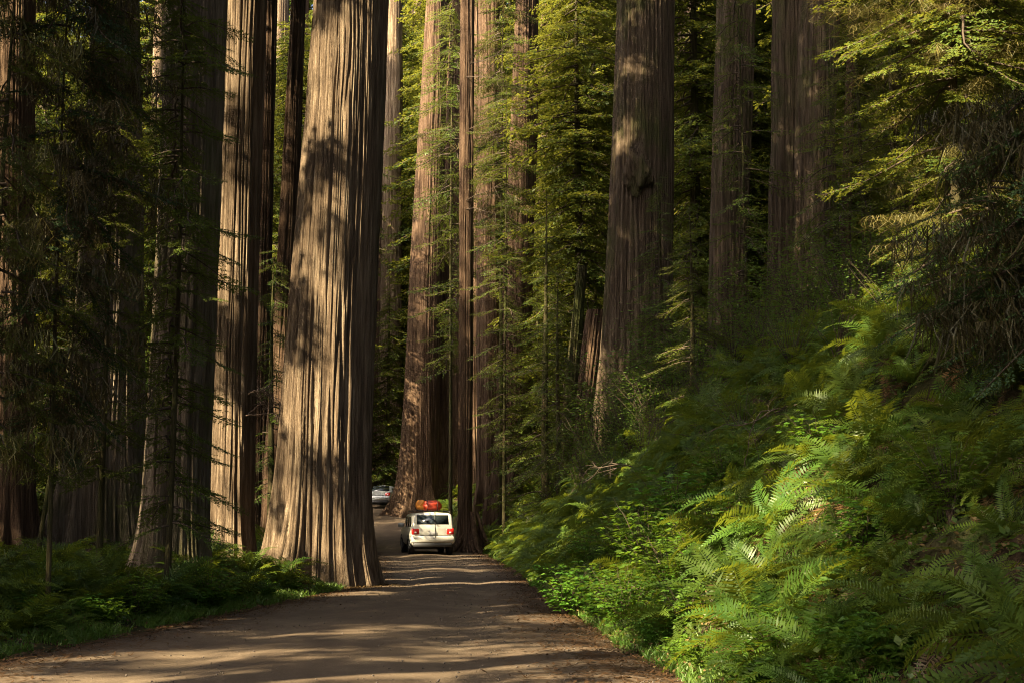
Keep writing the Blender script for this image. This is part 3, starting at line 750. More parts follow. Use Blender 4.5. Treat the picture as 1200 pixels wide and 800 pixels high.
tm = trunk_mesh('redwood_trunk', 0.5, 0.2, 46, (0, 0), M['bark_red'], nth=60, nz=40, seed=99)
k = 0
ROWS = [(-36, 0), (-27, 3), (-18, 0), (-9, 3), (0, 0)]
for w, sh in ROWS:
    for u in np.arange(-74 + sh, 12, 6.5):
        k += 1
        off = min(np.linspace(-3, 3, 25), key=lambda q: (np.abs(BE[:, 0] - (u + q)) < BE[:, 2] * 0.7 + 0.5) @ (BE[:, 3] ** 3) + 0.02 * abs(q))
        u = u + off; jx = jy = 0
        x = UA[0] * u + HS[0] * w + jx; y = UA[1] * u + HS[1] * w + jy
        if y > 2 and abs(x) < 0.375 * y + 2.2: continue       # would stand in the picture
        if rxl(y) - 1.2 < x < rxr(y) + 1.2: continue          # would stand on the road
        zg = zat(x, y)
        Q, C = shade_crown(300 + k, x, y, 11 + zg, (45 if u > -44 else 58) + zg, 5.2, 1700 if u > -44 else 900)
        t = thing('redwood_tree', 'unseen tall redwood added to shade the road', 'redwood tree', (x, y, zg - 0.1), 0, 'added redwoods outside the view')
        link('trunk', tm, t)
        if len(Q):
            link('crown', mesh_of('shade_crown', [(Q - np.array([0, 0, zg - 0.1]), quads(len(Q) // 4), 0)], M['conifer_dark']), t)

# high crowns of redwoods that stand in the picture, added above its top edge to dim sky light
for q, (T_, zc, hc, rm) in enumerate([(hero, 24, 50, 5), (tB, 22, 46, 4.5), (tD, 20, 46, 5), (tE, 22, 48, 5), (tF, 22, 46, 5), (tO, 30, 56, 5.5), (tQ, 28, 50, 5), (tR, 27, 52, 5.5), (tK, 32, 48, 4)]):
    x, y, zg, ln = T_[1], T_[0].location.y, T_[2], T_[4]
    Q, C = shade_crown(900 + q, x + ln * 30, y, zc, hc, rm, 1500)
    if len(Q):
        link('crown', mesh_of('high_crown', [(Q - np.array([-ln * 30, 0, zg - 0.05]), quads(len(Q) // 4), 0)], M['conifer_dark']), T_[0])
# unseen redwoods right of and behind the camera, added to block sky light
for q, (x, y) in enumerate([(13, 4), (17, 14), (20, 25), (24, 36), (11, -8), (20, -3), (28, 18), (12, -20), (29, 47), (8.5, 4.5), (10.5, 12.5), (12.5, 20), (15, 30)]):
    zg = zat(x, y)
    Q, C = shade_crown(950 + q, x, y, (4 if x > 8 else 9) + zg, 42 + zg, 6.5, 2300)
    t = thing('redwood_tree', 'unseen tall redwood added to shade the road', 'redwood tree', (x, y, zg - 0.1), 0, 'added redwoods outside the view')
    link('trunk', tm, t)
    link('crown', mesh_of('shade_crown', [(Q - np.array([0, 0, zg - 0.1]), quads(len(Q) // 4), 0)], M['conifer_dark']), t)

# ------------------------------------------------------------------ sword ferns
def frond(r, L, up, npn=31, wmax=0.125, dead=False):
    s = np.linspace(0.08, 1, npn)
    e0 = up; curve = 1.35 if not dead else 2.2
    ang = e0 - curve * s ** 1.3
    ds = np.gradient(s) * L
    x = np.cumsum(np.cos(ang) * ds); z = np.cumsum(np.sin(ang) * ds)
    P = np.stack([x, 0.04 * L * np.sin(3 * s + r.uniform(0, 6)), z], -1)
    T = np.stack([np.cos(ang), 0 * ang, np.sin(ang)], -1); N = np.stack([-np.sin(ang), 0 * ang, np.cos(ang)], -1)
    wl = wmax * L / 0.9 * np.clip(np.minimum((s + 0.12) * 3.2, (1.04 - s) * 1.7), 0.04, 1) ** 0.8
    out = []
    for sg in (-1, 1):
        l = wl * r.uniform(0.85, 1.1, npn)
        d = np.stack([0 * s, sg + 0 * s, 0 * s], -1) + T * 0.28 + N * r.normal(0.12, 0.12, npn)[:, None]
        d /= np.linalg.norm(d, axis=1)[:, None]
        hw = (L / npn) * 0.42
        b = P
        out.append(np.stack([b - T * hw * .5, b + d * (l * .4)[:, None] - T * hw, b + d * l[:, None] + T * hw * .6, b + d * (l * .4)[:, None] + T * hw], 1))
    V = np.concatenate(out).reshape(-1, 3)
    rv = np.stack([P - np.array([0, .004, 0]), P + np.array([0, .004, 0])], 1).reshape(-1, 3)
    i = np.arange(npn - 1)[:, None] * 2
    return V, rv, i + np.array([[0, 1, 3, 2]])

def fern_meshes(seed, nf=17, L=0.95, flat=0.0):
    r = np.random.default_rng(seed)
    def pack(n, dead):
        LV, RV, RF, o = [], [], [], 0
        for k in range(n):
            up = (r.uniform(0.75, 1.5) - flat) if not dead else r.uniform(0.2, 0.5)
            V, rv, rf = frond(r, L * r.uniform(0.65, 1.15), up, dead=dead)
            Mx = rotz(k * 2.399 + r.normal(0, .3)) @ rotx(r.normal(0, 0.35))
            LV.append(V @ Mx.T); RV.append(rv @ Mx.T); RF.append(rf + o); o += len(rv)
        A = np.concatenate(LV)
        return [(A, quads(len(A) // 4), 0), (np.concatenate(RV), np.concatenate(RF), 0)]
    return pack(nf, False), pack(5, True)

FERN = []
for k in range(7):
    a, b = fern_meshes(500 + k, 15 + k, 1.0, 0.04 * k)
    FERN.append((mesh_of('fern_fronds', a, M['fern']), mesh_of('fern_dead', b, M['fern_dead']), a))

fr = np.random.default_rng(31)
cand = []
def scatter(n, xf, ymin, ymax, gap):
    """fill a strip beside the road; gap = spacing in metres"""
    pts = []
    for _ in range(n):
        y = ymin + (ymax - ymin) * fr.uniform() ** 1.25
        x = xf(y, fr.uniform())
        if any((x - q[0]) ** 2 + (y - q[1]) ** 2 < gap * gap for q in pts): continue
        pts.append((x, y))
    return pts
TRK = [(t.location.x, t.location.y) for t in bpy.data.objects if t.name.startswith('redwood_tree')]
right = scatter(9000, lambda y, u: rxr(y) + 0.55 + 10.5 * u ** 1.4, 7.5, 62, 0.6)
left = scatter(1500, lambda y, u: rxl(y) - 0.75 - 5.5 * u ** 1.1, 13, 31, 0.62)
left += scatter(350, lambda y, u: rxl(y) - 0.6 - 5 * u, 36, 62, 0.9)
right += scatter(500, lambda y, u: rxr(y) + 0.6 + 6 * u, 62, 95, 0.9)
for (x, y), side in [(p, 1) for p in right] + [(p, -1) for p in left]:
    if any((x - a) ** 2 + (y - b) ** 2 < 0.9 for a, b in TRK): continue
    z = zat(x, y)
    px, py = pix((x, y, z + 0.5))
    if not (-110 < px < 1310): continue
    # keep the strip for leafy shrubs thinner
    if side > 0 and x - rxr(y) < 1.2 and 15 < y < 28 and fr.uniform() < 0.5: continue
    sc = fr.uniform(0.7, 1.25) * (1.15 if side > 0 else 1.15) * (0.8 if y < 13 else 1) * (0.75 if abs(x - (rxr(y) if side > 0 else rxl(y))) < 0.9 else 1)
    cand.append((sc / y, x, y, z, sc, side, px, py))
cand.sort(reverse=True)
mass = [[], [], 0]
NF = 290
for i, (_, x, y, z, sc, side, px, py) in enumerate(cand):
    k = int(fr.integers(len(FERN))); rz = fr.uniform(0, 6.28)
    e = 0.3
    sx = (zat(x + e, y) - zat(x - e, y)) / (2 * e); sy = (zat(x, y + e) - zat(x, y - e)) / (2 * e)
    nrm = Vector((-sx * 0.5, -sy * 0.5, 1)).normalized()
    Q = nrm.to_track_quat('Z', 'Y').to_matrix() @ Matrix.Rotation(rz, 3, 'Z')
    if i < NF:
        if side < 0: lab, grp = ('sword fern in the shaded bed under the left redwoods', 'ferns on the left roadside') if y < 33 else ('small fern beyond the massive redwood on the left', 'ferns beyond the massive redwood')
        elif px > 1060: lab, grp = 'dark arching sword fern in deep shade at the right edge', 'ferns at the right edge'
        elif py > 560 and px > 800: lab, grp = 'long fronded sword fern on the lit lower right bank', 'ferns on the lit lower bank'
        elif y < 30: lab, grp = 'sword fern on the shaded upper part of the right bank', 'ferns on the upper right bank'
        else: lab, grp = 'fern on the bank along the far road beside the SUV', 'ferns along the far right road edge'
        o = link('sword_fern', FERN[k][0]); tag(o, lab, 'fern', grp)
        o.matrix_world = Matrix.Translation((x, y, z - 0.03)) @ Q.to_4x4() @ Matrix.Scale(sc, 4)
        if y < 22:
            c = link('dead_fronds', FERN[k][1], o)
    else:
        Mq = np.array(Q) * sc
        V = np.concatenate([c[0] for c in FERN[k][2]]); 
        F0 = np.concatenate([FERN[k][2][0][1], FERN[k][2][1][1] + len(FERN[k][2][0][0])])
        mass[0].append(V @ Mq.T + np.array([x, y, z - 0.03])); mass[1].append(F0 + mass[2]); mass[2] += len(V)
if mass[0]:
    o = link('fern_undergrowth', mesh_of('fern_undergrowth', [(np.concatenate(mass[0]), np.concatenate(mass[1]), 0)], M['fern'])); o['kind'] = 'stuff'
print('ferns', len(cand))

# ------------------------------------------------------------------ leafy shrubs
def shrub_meshes(seed, H, Rd, ns, lf, nl, tri=True, droop=0.3):
    r = np.random.default_rng(seed)
    sv, sf, so, LQ = [], [], 0, []
    for k in range(ns):
        a = r.uniform(0, 6.283); out = Rd * math.sqrt(r.uniform(0.05, 1)); h = H * r.uniform(0.55, 1.0)
        s = np.linspace(0, 1, 9)
        P = np.stack([np.cos(a) * out * s ** 1.4, np.sin(a) * out * s ** 1.4, h * (s - 0.12 * s ** 3)], -1) + r.normal(0, 0.015, (9, 3))
        V, f = tube(P, 0.008 * (1.1 - s), 4); sv.append(V); sf.append(f + so); so += len(V)
        for j in range(nl):
            t = r.uniform(0.25, 1); b = P[min(8, int(t * 8))] + r.normal(0, 0.02, 3)
            az = r.uniform(0, 6.283); pt = b + np.array([math.cos(az), math.sin(az), r.uniform(-.1, .5)]) * r.uniform(0.05, 0.22) * H
            for q in ((-0.95, 0, 0.95) if tri else (0,)):
                d = np.array([math.cos(az + q), math.sin(az + q), -droop * r.uniform(0, 1.2)]); d /= np.linalg.norm(d)
                w = np.cross(d, np.array([r.normal(0, .3), r.normal(0, .3), 1.0])); w /= np.linalg.norm(w)
                n_ = np.cross(w, d)
                l = lf * r.uniform(0.7, 1.2); ww = l * 0.33
                tip = pt + d * l; m1 = pt + d * l * .42
                LQ += [pt, m1 + w * ww + n_ * ww * .25, tip, m1, pt, m1, tip, m1 - w * ww + n_ * ww * .25]
    LQ = np.array(LQ)
    return [(LQ, quads(len(LQ) // 4), 0)], [(np.concatenate(sv), np.concatenate(sf), 0)]

SH = []
for k in range(3):
    a, b = shrub_meshes(600 + k, 1.3, 0.75, 24, 0.105, 12)
    SH.append((mesh_of('shrub_leaves', a, M['leaf']), mesh_of('shrub_stems', b, M['twig'])))
HU = []
for k in range(3):
    a, b = shrub_meshes(620 + k, 1.6, 0.8, 26, 0.05, 40, False)
    HU.append((mesh_of('shrub_leaves', a, M['leaf_small']), mesh_of('shrub_stems', b, M['twig'])))
HB = []
for k in range(3):
    a, b = shrub_meshes(640 + k, 0.45, 0.4, 26, 0.07, 8)
    HB.append((mesh_of('herb_leaves', a, M['leaf']), mesh_of('herb_stems', b, M['leaf'])))

def shrub(kind, px, Y, s, name, label, cat, group=None, x=None):
    x = xat(px, Y) if x is None else x
    t = thing(name, label, cat, (x, Y, zat(x, Y) - 0.03), rng.uniform(0, 6.28), group)
    t.scale = (s, s, s)
    link('stems', kind[1], t); link('leaves', kind[0], t)
    return t
LS = [(760, 21.5, 1.25, 'tall broad leaved shrub glowing green at the middle of the right bank'),
      (700, 21.5, 0.8, 'low broad leaved shrub leaning over the right road edge'),
      (820, 20, 1.0, 'broad leaved shrub with large leaves right of the tall glowing one'),
      (735, 18.5, 0.8, 'bright broad leaved shrub in front of the tall glowing one'),
      (668, 24.5, 0.8, 'small leafy shrub where the road narrows on the right'),
      (800, 16.5, 0.65, 'low leafy shrub among the ferns at the lower right road edge'),
      (850, 23, 1.0, 'shaded broad leaved shrub behind the tall glowing one'),
      (690, 29, 0.9, 'leafy shrub on the bank above the narrow part of the road'),
      (662, 23, 0.9, 'leafy shrub spilling onto the right road edge below the tall glowing one'),
      (722, 19.5, 0.95, 'light green leafy shrub at the right road edge between two darker ones'),
      (782, 19, 0.9, 'wide leafy shrub just below the tall glowing one'),
      (850, 17.5, 0.8, 'leafy shrub half buried among long lit fern fronds'),
      (795, 23.5, 1.35, 'tallest broad leaved shrub on the right bank with dark stems'),
      (730, 24, 1.1, 'broad leaved shrub in half shade up the bank from the road edge'),
      (1010, 13.5, 0.75, 'dark broad leaved shrub among big ferns at the lower right'),
      (905, 12.5, 0.55, 'small leafy shrub at the bottom edge between fern fronds'),
      (1110, 12.5, 0.8, 'shaded leafy shrub in front of the ferns at the right edge'),
      (960, 17.5, 0.7, 'leafy shrub under the brightest ferns of the right bank'),
      (250, 24, 0.75, 'broad leaved shrub in front of the broad shaded redwood'),
      (168, 21, 0.7, 'pale leaved shrub above the left fern bed')]
for i, (px, Y, s, lab) in enumerate(LS):
    shrub(SH[i % 3], px, Y, s, 'leafy_shrub', lab, 'shrub')
HL = [(790, 40, 2.0), (745, 42, 1.5), (860, 38, 2.0), (900, 36, 1.9), (950, 34, 2.0), (1000, 30, 1.8), (830, 33, 1.4), (720, 38, 1.3), (930, 28, 1.3), (690, 44, 1.6), (1060, 22, 1.2), (870, 27, 1.1), (650, 50, 1.6), (1120, 19, 1.0),
      (815, 41.5, 2.4), (705, 45.5, 1.8), (735, 44.5, 2.0), (765, 44, 1.7), (790, 43, 1.9), (720, 40, 1.5), (755, 38, 1.4), (680, 46, 1.7), (700, 46.2, 2.5), (725, 45.6, 2.6), (750, 45.3, 2.7), (775, 45.8, 2.6), (800, 44.5, 2.4), (738, 42, 2.0), (765, 41, 1.9), (885, 40, 2.5), (940, 39, 2.6), (990, 35, 2.2), (1030, 32, 2.0), (700, 52, 2.0), (640, 58, 1.8), (770, 45, 1.8), (905, 33, 1.4), (985, 26, 1.2), (1180, 16, 1.0), (1090, 28, 1.8)]
for i, (px, Y, s) in enumerate(HL):
    shrub(HU[i % 3], px, Y, s, 'huckleberry_bush', 'fine leaved bush on the slope beneath the right hand redwoods', 'bush', 'fine leaved bushes on the right slope')
hr = np.random.default_rng(8)
for i in range(110):
    y = hr.uniform(10, 40); side = hr.uniform() < 0.7
    x = rxr(y) + hr.uniform(0.2, 1.3) if side else rxl(y) - hr.uniform(0.2, 1.2)
    if not side and 31 < y < 35.5: continue
    px, py = pix((x, y, 0.3))
    if not (-40 < px < 1240): continue
    shrub(HB[i % 3], 0, y, hr.uniform(0.6, 1.2), 'leafy_herb', 'low leafy herb along the right road edge' if side else 'low leafy herb along the left road edge', 'herb', 'herbs along the right road edge' if side else 'herbs along the left road edge', x=x)

# small plants and dead leaves covering the soil between the ferns
def cover(n, xf, lf, hmax, mt, nm, seed):
    r = np.random.default_rng(seed)
    y = 8 + 52 * r.uniform(0, 1, n) ** 1.5
    x = xf(y, r)
    z = height(x, y) + r.uniform(0, 1, n) ** 1.6 * hmax
    c = np.repeat(np.stack([x, y, z], -1), 5, 0) + r.normal(0, 0.07, (n * 5, 3)) * np.array([1, 1, .5])
    d = r.normal(0, 1, c.shape); d[:, 2] *= 0.45; d /= np.linalg.norm(d, axis=1)[:, None]
    w = np.cross(d, r.normal(0, .5, c.shape) + np.array([0, 0, 1.0])); w /= np.linalg.norm(w, axis=1)[:, None]
    l = lf * r.uniform(.5, 1.3, (len(c), 1))
    Q = np.stack([c, c + d * l * .45 + w * l * .3, c + d * l, c + d * l * .45 - w * l * .3], 1).reshape(-1, 3)
    o = link(nm, mesh_of(nm, [(Q, quads(len(Q) // 4), 0)], M[mt])); o['kind'] = 'stuff'
cover(12000, lambda y, r: rxr(y) + 0.25 + 9 * r.uniform(0, 1, len(y)) ** 1.4, 0.085, 0.14, 'leaf_small', 'ground_cover', 1)
cover(6000, lambda y, r: rxl(y) - 0.25 - 7 * r.uniform(0, 1, len(y)) ** 1.2, 0.07, 0.1, 'leaf_small', 'ground_cover', 2)
cover(14000, lambda y, r: rxr(y) + 0.1 + 9 * r.uniform(0, 1, len(y)) ** 1.3, 0.055, 0.06, 'litter', 'dead_leaves', 3)
cover(5000, lambda y, r: rxl(y) - 0.05 - 7 * r.uniform(0, 1, len(y)) ** 1.2, 0.055, 0.04, 'litter', 'dead_leaves', 4)

def ring(y, r):
    a = r.uniform(0, 6.283, len(y)); q = 1.25 + np.abs(r.normal(0, .45, len(y)))
    ring.y = hero[0].location.y + np.sin(a) * q
    return hero[1] + np.cos(a) * q
r_h = np.random.default_rng(6)
n = 2600; x = ring(np.zeros(n), r_h); y = ring.y
c = np.stack([x, y, np.maximum(height(x, y), np.interp(y, ZY, ZZ) + .03) + r_h.uniform(0, .05, n)], -1)
a = r_h.uniform(0, 6.283, n); l = r_h.uniform(.03, .16, n)
d = np.stack([np.cos(a) * l, np.sin(a) * l, r_h.normal(0, .02, n)], -1); w = np.stack([-np.sin(a), np.cos(a), 0 * a], -1) * (l * .18)[:, None]
o = link('leaf_litter', mesh_of('leaf_litter', [(np.stack([c - d, c + w, c + d, c - w], 1).reshape(-1, 3), quads(n), 0)], M['litter'])); o['kind'] = 'stuff'

# dry fallen branches tangled on the bank
DB = [mesh_of('dry_branch', dead_branch(60 + k, 1.5, 14), M['twig']) for k in range(3)]
for i, (px, Y) in enumerate([(830, 36), (860, 34), (905, 33), (940, 35), (980, 33), (880, 30), (920, 27), (1010, 28), (820, 30), (770, 36), (1060, 24), (960, 24), (1000, 20), (870, 20)]):
    x = xat(px, Y)
    o = link('dry_branch', DB[i % 3], None, (x, Y, zat(x, Y) + 0.25))
    o.rotation_euler = (hr.uniform(-.5, .5), hr.uniform(-.25, .25), hr.uniform(0, 6.28)); s_ = hr.uniform(.8, 1.5); o.scale = (s_, s_, s_)
    tag(o, 'dry fallen branch tangled in the ferns of the right bank', 'branch', 'dry branches on the right bank')

# grass along the verges, dry needles on the road
gr = np.random.default_rng(14)
def blades(n, f, h):
    P = np.array([f() for _ in range(n)])
    z = height(P[:, 0], P[:, 1]) - 0.02
    b = np.stack([P[:, 0], P[:, 1], z], -1)
    a = gr.uniform(0, 6.283, n); l = h * gr.uniform(0.4, 1.2, n); t = gr.normal(0, 0.45, (n, 2))
    w = np.stack([np.cos(a), np.sin(a), 0 * a], -1) * 0.006
    tip = b + np.stack([t[:, 0] * l, t[:, 1] * l, l], -1)
    mid = b + np.stack([t[:, 0] * l * .3, t[:, 1] * l * .3, l * .55], -1)
    return np.stack([b - w, b + w, mid + w, tip, mid - w], 1).reshape(-1, 3), np.arange(n * 5).reshape(n, 5)
def gl():
    while True:
        y = 12 + 24 * gr.uniform(); x = rxl(y) - 0.05 - abs(gr.normal(0, 0.55))
        if vn(x * 1.1, y * 1.1, 0, 55) > 0.38: return x, y
def gR():
    y = 9 + 55 * gr.uniform() ** 1.4; return rxr(y) + 0.02 + abs(gr.normal(0, 0.4)), y
V1, F1 = blades(12000, gl, 0.15); V2, F2 = blades(16000, gR, 0.14)
o = link('grass', mesh_of('grass', [(V1, F1, 0), (V2, F2, 0)], M['grass'])); o['kind'] = 'stuff'
n = 26000
y = 8 + 55 * gr.uniform(0, 1, n) ** 1.5
e = np.abs(gr.normal(0, 0.09, n)); e = np.where(gr.uniform(0, 1, n) < 0.5, e, 1 - e)
x = rxl(y) * (1 - e) + rxr(y) * e
a = gr.uniform(0, 6.283, n); l = gr.uniform(0.02, 0.09, n)
d = np.stack([np.cos(a) * l, np.sin(a) * l, gr.normal(0, 0.008, n)], -1); w = np.stack([-np.sin(a), np.cos(a), 0 * a], -1) * (l * 0.22)[:, None]
zz = np.interp(y, ZY, ZZ) + np.maximum(0.05, 0.0) + 0.012
inside = (e > 0.0) & (e < 1)
zz = np.where(inside, np.interp(y, ZY, ZZ) + 0.05 * (1 - (2 * e - 1) ** 2) + 0.045, height(x, y) + 0.02)
b = np.stack([x, y, zz], -1)
Q = np.stack([b - d, b + w, b + d, b - w], 1).reshape(-1, 3)
o = link('leaf_litter', mesh_of('leaf_litter', [(Q, quads(n), 0)], M['litter'])); o['kind'] = 'stuff'

n = 5200
y = 8 + 45 * gr.uniform(0, 1, n) ** 1.6; e = gr.uniform(0, 1, n); e = np.where(gr.uniform(0, 1, n) < .6, np.where(e < .5, e * .25, 1 - (1 - e) * .25), e)
x = rxl(y) * (1 - e) + rxr(y) * e
c = np.stack([x, y, np.interp(y, ZY, ZZ) + 0.05 * (1 - (2 * e - 1) ** 2) + 0.03], -1)
O8 = np.array([[1, 0, 0], [0, 1, 0], [-1, 0, 0], [0, -1, 0], [0, 0, .7], [0, 0, -.7]], float)
F8 = np.array([[0, 1, 4], [1, 2, 4], [2, 3, 4], [3, 0, 4], [1, 0, 5], [2, 1, 5], [3, 2, 5], [0, 3, 5]])
V = c[:, None] + O8[None] * gr.uniform(.004, .017, (n, 1, 1)) * gr.uniform(.6, 1.4, (n, 6, 1))
o = link('gravel', mesh_of('gravel', [(V.reshape(-1, 3), (F8[None] + np.arange(n)[:, None, None] * 6).reshape(-1, 3), 0)], M['stone'])); o['kind'] = 'stuff'

# ------------------------------------------------------------------ cars
def box(x0, x1, y0, y1, z0, z1, bev=0.0):
    """box with chamfered vertical and horizontal edges"""
    b = bev
    def ring(x0, x1, y0, y1, z, c):
        return [(x0 + c, y0, z), (x1 - c, y0, z), (x1, y0 + c, z), (x1, y1 - c, z), (x1 - c, y1, z), (x0 + c, y1, z), (x0, y1 - c, z), (x0, y0 + c, z)]
    if b <= 0: b = 0.002
    V = ring(x0 + b, x1 - b, y0 + b, y1 - b, z0, b * .5) + ring(x0, x1, y0, y1, z0 + b, b) + ring(x0, x1, y0, y1, z1 - b, b) + ring(x0 + b, x1 - b, y0 + b, y1 - b, z1, b * .5)
    f = ring_faces(4, 8)
    caps = [[0, 7, 6, 5, 4, 3, 2, 1], [24, 25, 26, 27, 28, 29, 30, 31]]
    return [(np.array(V), f, 0), (np.array(V), np.array(caps), 0)]

def lathe_x(prof, n=28):
    """profile (x, radius) turned about the x axis"""
    th = np.linspace(0, 2 * math.pi, n, endpoint=False)
    V = np.array([[(x, r * math.cos(t), r * math.sin(t)) for t in th] for x, r in prof]).reshape(-1, 3)
    return [(V, ring_faces(len(prof), n), 0)]

def car(P, label, loc, heading, paint):
    t = thing(P['name'], label, P['cat'], loc, heading)
    hw, z0, zb, zt, rw = P['hw'], P['z0'], P['zb'], P['zt'], P['rw']
    def section(y, ws, gh, lean, zlow=0.0):
        half = [(0, z0 + zlow), (hw - .14, z0 + zlow), (hw - .04, z0 + .10 + zlow), (hw, z0 + .30), (hw + .01, zb - .28), (hw - .01, zb - .08), (hw - .05, zb)]
        k = zt - zb
        gt = [(rw + .06, zt - .14), (rw, zt - .06), (rw - .12, zt - .01), (0, zt + .025)]
        lo = [(hw - .08, zb + .01), (hw - .14, zb + .03), (hw - .28, zb + .05), (0, zb + .07)]
        for a, b in zip(gt, lo):
            half.append((b[0] + (a[0] - b[0]) * gh, b[1] + (a[1] - b[1]) * gh))
        pts = []
        for x, z in half:
            yy = y + (lean * (z - zb) / k if z > zb else -abs(lean) * 0.05 * math.copysign(1, lean) if z > z0 + .5 else 0)
            pts.append((x * ws, yy, z))
        full = pts + [(-x, yy, z) for x, yy, z in reversed(pts[1:-1])]
        return full
    secs = [section(*s) for s in P['st']]
    n = len(secs[0])
    V = np.array(secs).reshape(-1, 3)
    f = ring_faces(len(secs), n)[:, ::-1]
    def cap(off, flip):
        q = []
        m = n // 2
        for i in range(m):
            a, b = i, i + 1; c, d = (n - i - 1) % n, (n - i) % n
            face = [off + a, off + b, off + c, off + d]
            q.append(face if not flip else face[::-1])
        return np.array(q)
    me = mesh_of(P['name'] + '_body', [(V, np.concatenate([f, cap(0, False), cap(len(V) - n, True)]), 0)], paint, True)
    me.set_sharp_from_angle(angle=R(32))
    body = link('body', me, t)
    # rear window
    yr, lean, rs = P['st'][0][0], P['st'][0][3], P['st'][0][1]
    k = zt - zb
    yy = lambda z: yr + lean * (z - zb) / k - 0.008
    za, zc = P['rwin']
    def hwat(z): return ((hw - .05) + (rw + .06 - hw + .05) * np.clip((z - zb) / (k - .14), 0, 1)) * rs
    def rq(z): return hwat(z) - 0.09
    def slab(c, th=0.006, mm=M['glass'], nm='rear_window'):
        c = np.array(c, float); nn = np.cross(c[1] - c[0], c[3] - c[0]); nn /= np.linalg.norm(nn)
        V = np.concatenate([c, c - nn * th]); m = len(c)
        fs = [[0, 1, 2, 3], [7, 6, 5, 4]] + [[i, 4 + i, 4 + (i + 1) % 4, (i + 1) % 4] for i in range(4)]
        return link(nm, mesh_of(nm, [(V, np.array(fs), 0)], mm), t)
    slab([(-rq(za), yy(za), za), (rq(za), yy(za), za), (rq(zc), yy(zc), zc), (-rq(zc), yy(zc), zc)], 0.012)
    # windscreen
    w0, w1 = P['wind']
    slab([(rw, w0[0] + .01, w0[1]), (-rw, w0[0] + .01, w0[1]), (-rw + .08, w1[0] + .01, w1[1]), (rw - .08, w1[0] + .01, w1[1])], 0.01, nm='windscreen')
    # side windows
    for sg in (-1, 1):
        for (ya, yb_, yta, ytb) in P['side']:
            z1, z2 = zb + .04, zt - .17
            sx = lambda z: sg * ((hw - .05) + (rw + .06 - hw + .05) * (z - zb) / (k - .14) + 0.006)
            c = [(sx(z1), ya, z1), (sx(z1), yb_, z1), (sx(z2), ytb, z2), (sx(z2), yta, z2)]
            slab(c if sg > 0 else c[::-1], 0.008, nm='side_window')
        # door handles, mirror, rail, sill
        for hy in P['handles']:
            link('door_handle', mesh_of('door_handle', box(sg * hw - .012, sg * hw + .028, hy, hy + .2, zb - .17, zb - .135, .008), paint), t)
        my = P['mirror']
        link('mirror', mesh_of('mirror', box(min(sg * (hw - .02), sg * (hw + .24)), max(sg * (hw - .02), sg * (hw + .24)), my, my + .14, zb + .0, zb + .2, .03), paint), t)
        if P.get('rail'):
            a, b = P['rail']; ch = []
            V, f = tube([(sg * (rw - .02), a, zt + .0), (sg * (rw - .02), a + .08, zt + .07), (sg * (rw - .02), b - .08, zt + .07), (sg * (rw - .02), b, zt + .0)], .018, 6)
            link('roof_rail', mesh_of('roof_rail', [(V, f, 0)], M['black'], True), t)
        # rear lamps
        lx, lw, lz0, lz1, ld = P['lamp']
        xa, xb = sorted((sg * (lx - lw), sg * lx))
        link('taillight', mesh_of('taillight', box(xa, xb, yr - .02, yr + ld, lz0, lz1, .03), M['lamp_red']), t)
        rv = box(sg * (lx - lw * .5) - .05, sg * (lx - lw * .5) + .05, yr - .028, yr + .03, lz0 + .06, lz0 + .13, .01)
        link('reverse_light', mesh_of('reverse_light', rv, M['lamp_white']), t)
        # wheels and arches
        for wy in P['wy']:
            wr = P['wr']
            w = thing_part('wheel', t, (sg * (hw - .13), wy, wr))
            link('tyre', mesh_of('tyre', lathe_x([(-.12, wr * .62), (-.125, wr * .9), (-.1, wr * .985), (0, wr), (.1, wr * .985), (.125, wr * .9), (.12, wr * .62), (-.12, wr * .62)]), M['rubber'], True), w)
            rim = lathe_x([(sg * .112, wr * .64), (sg * .115, wr * .58), (sg * .07, wr * .5), (sg * .08, wr * .2), (sg * .1, .01)])
            for a in range(5):
                th = a * 1.2566
                s0 = np.array([0, math.cos(th), math.sin(th)])
                V, f = tube([np.array([sg * .1, 0, 0]) + s0 * .04, np.array([sg * .105, 0, 0]) + s0 * wr * .6], [.035, .025], 5); rim.append((V, f, 0))
            link('rim', mesh_of('rim', rim, M['rim'], True), w)
            th = np.linspace(-0.15, math.pi + 0.15, 18)
            ra, rb = wr * 1.02, wr * 1.2
            A = np.stack([0 * th + sg * (hw + .012), wy + ra * np.cos(th), wr + ra * np.sin(th)], -1); B = np.stack([0 * th + sg * (hw + .012), wy + rb * np.cos(th), wr + rb * np.sin(th)], -1)
            C = np.stack([0 * th + sg * (hw - .1), wy + rb * np.cos(th), wr + rb * np.sin(th)], -1)
            VV = np.stack([A, B, C], 1).reshape(-1, 3); ix = np.arange(17)[:, None] * 3
            link('wheel_arch', mesh_of('wheel_arch', [(VV, np.concatenate([ix + np.array([[0, 1, 4, 3]]), ix + np.array([[1, 2, 5, 4]])]), 0)], P['arch']), t)
    # bumper, plate, seams
    link('bumper', mesh_of('bumper', box(-hw * .97, hw * .97, yr - .09, yr + .25, z0 + .12, z0 + .40, .05), paint), t)
    link('bumper_trim', mesh_of('bumper_trim', box(-hw * .86, hw * .86, yr - .075, yr + .2, z0 - .06, z0 + .118, .03), M['black']), t)
    pz = P['plate']
    link('license_plate', mesh_of('license_plate', box(-.16, .16, yr - .03, yr, pz, pz + .15, .006), M['plate']), t)
    if P['cat'] == 'none': link('plate_recess', mesh_of('plate_recess', box(-.3, .3, yr - .012, yr + .01, pz - .03, pz + .2, .006), M['black']), t)
    link('gate_seam', mesh_of('gate_seam', box(-hw * .8, hw * .8, yr - .006, yr + .02, z0 + .43, z0 + .442, .002), M['black']), t)
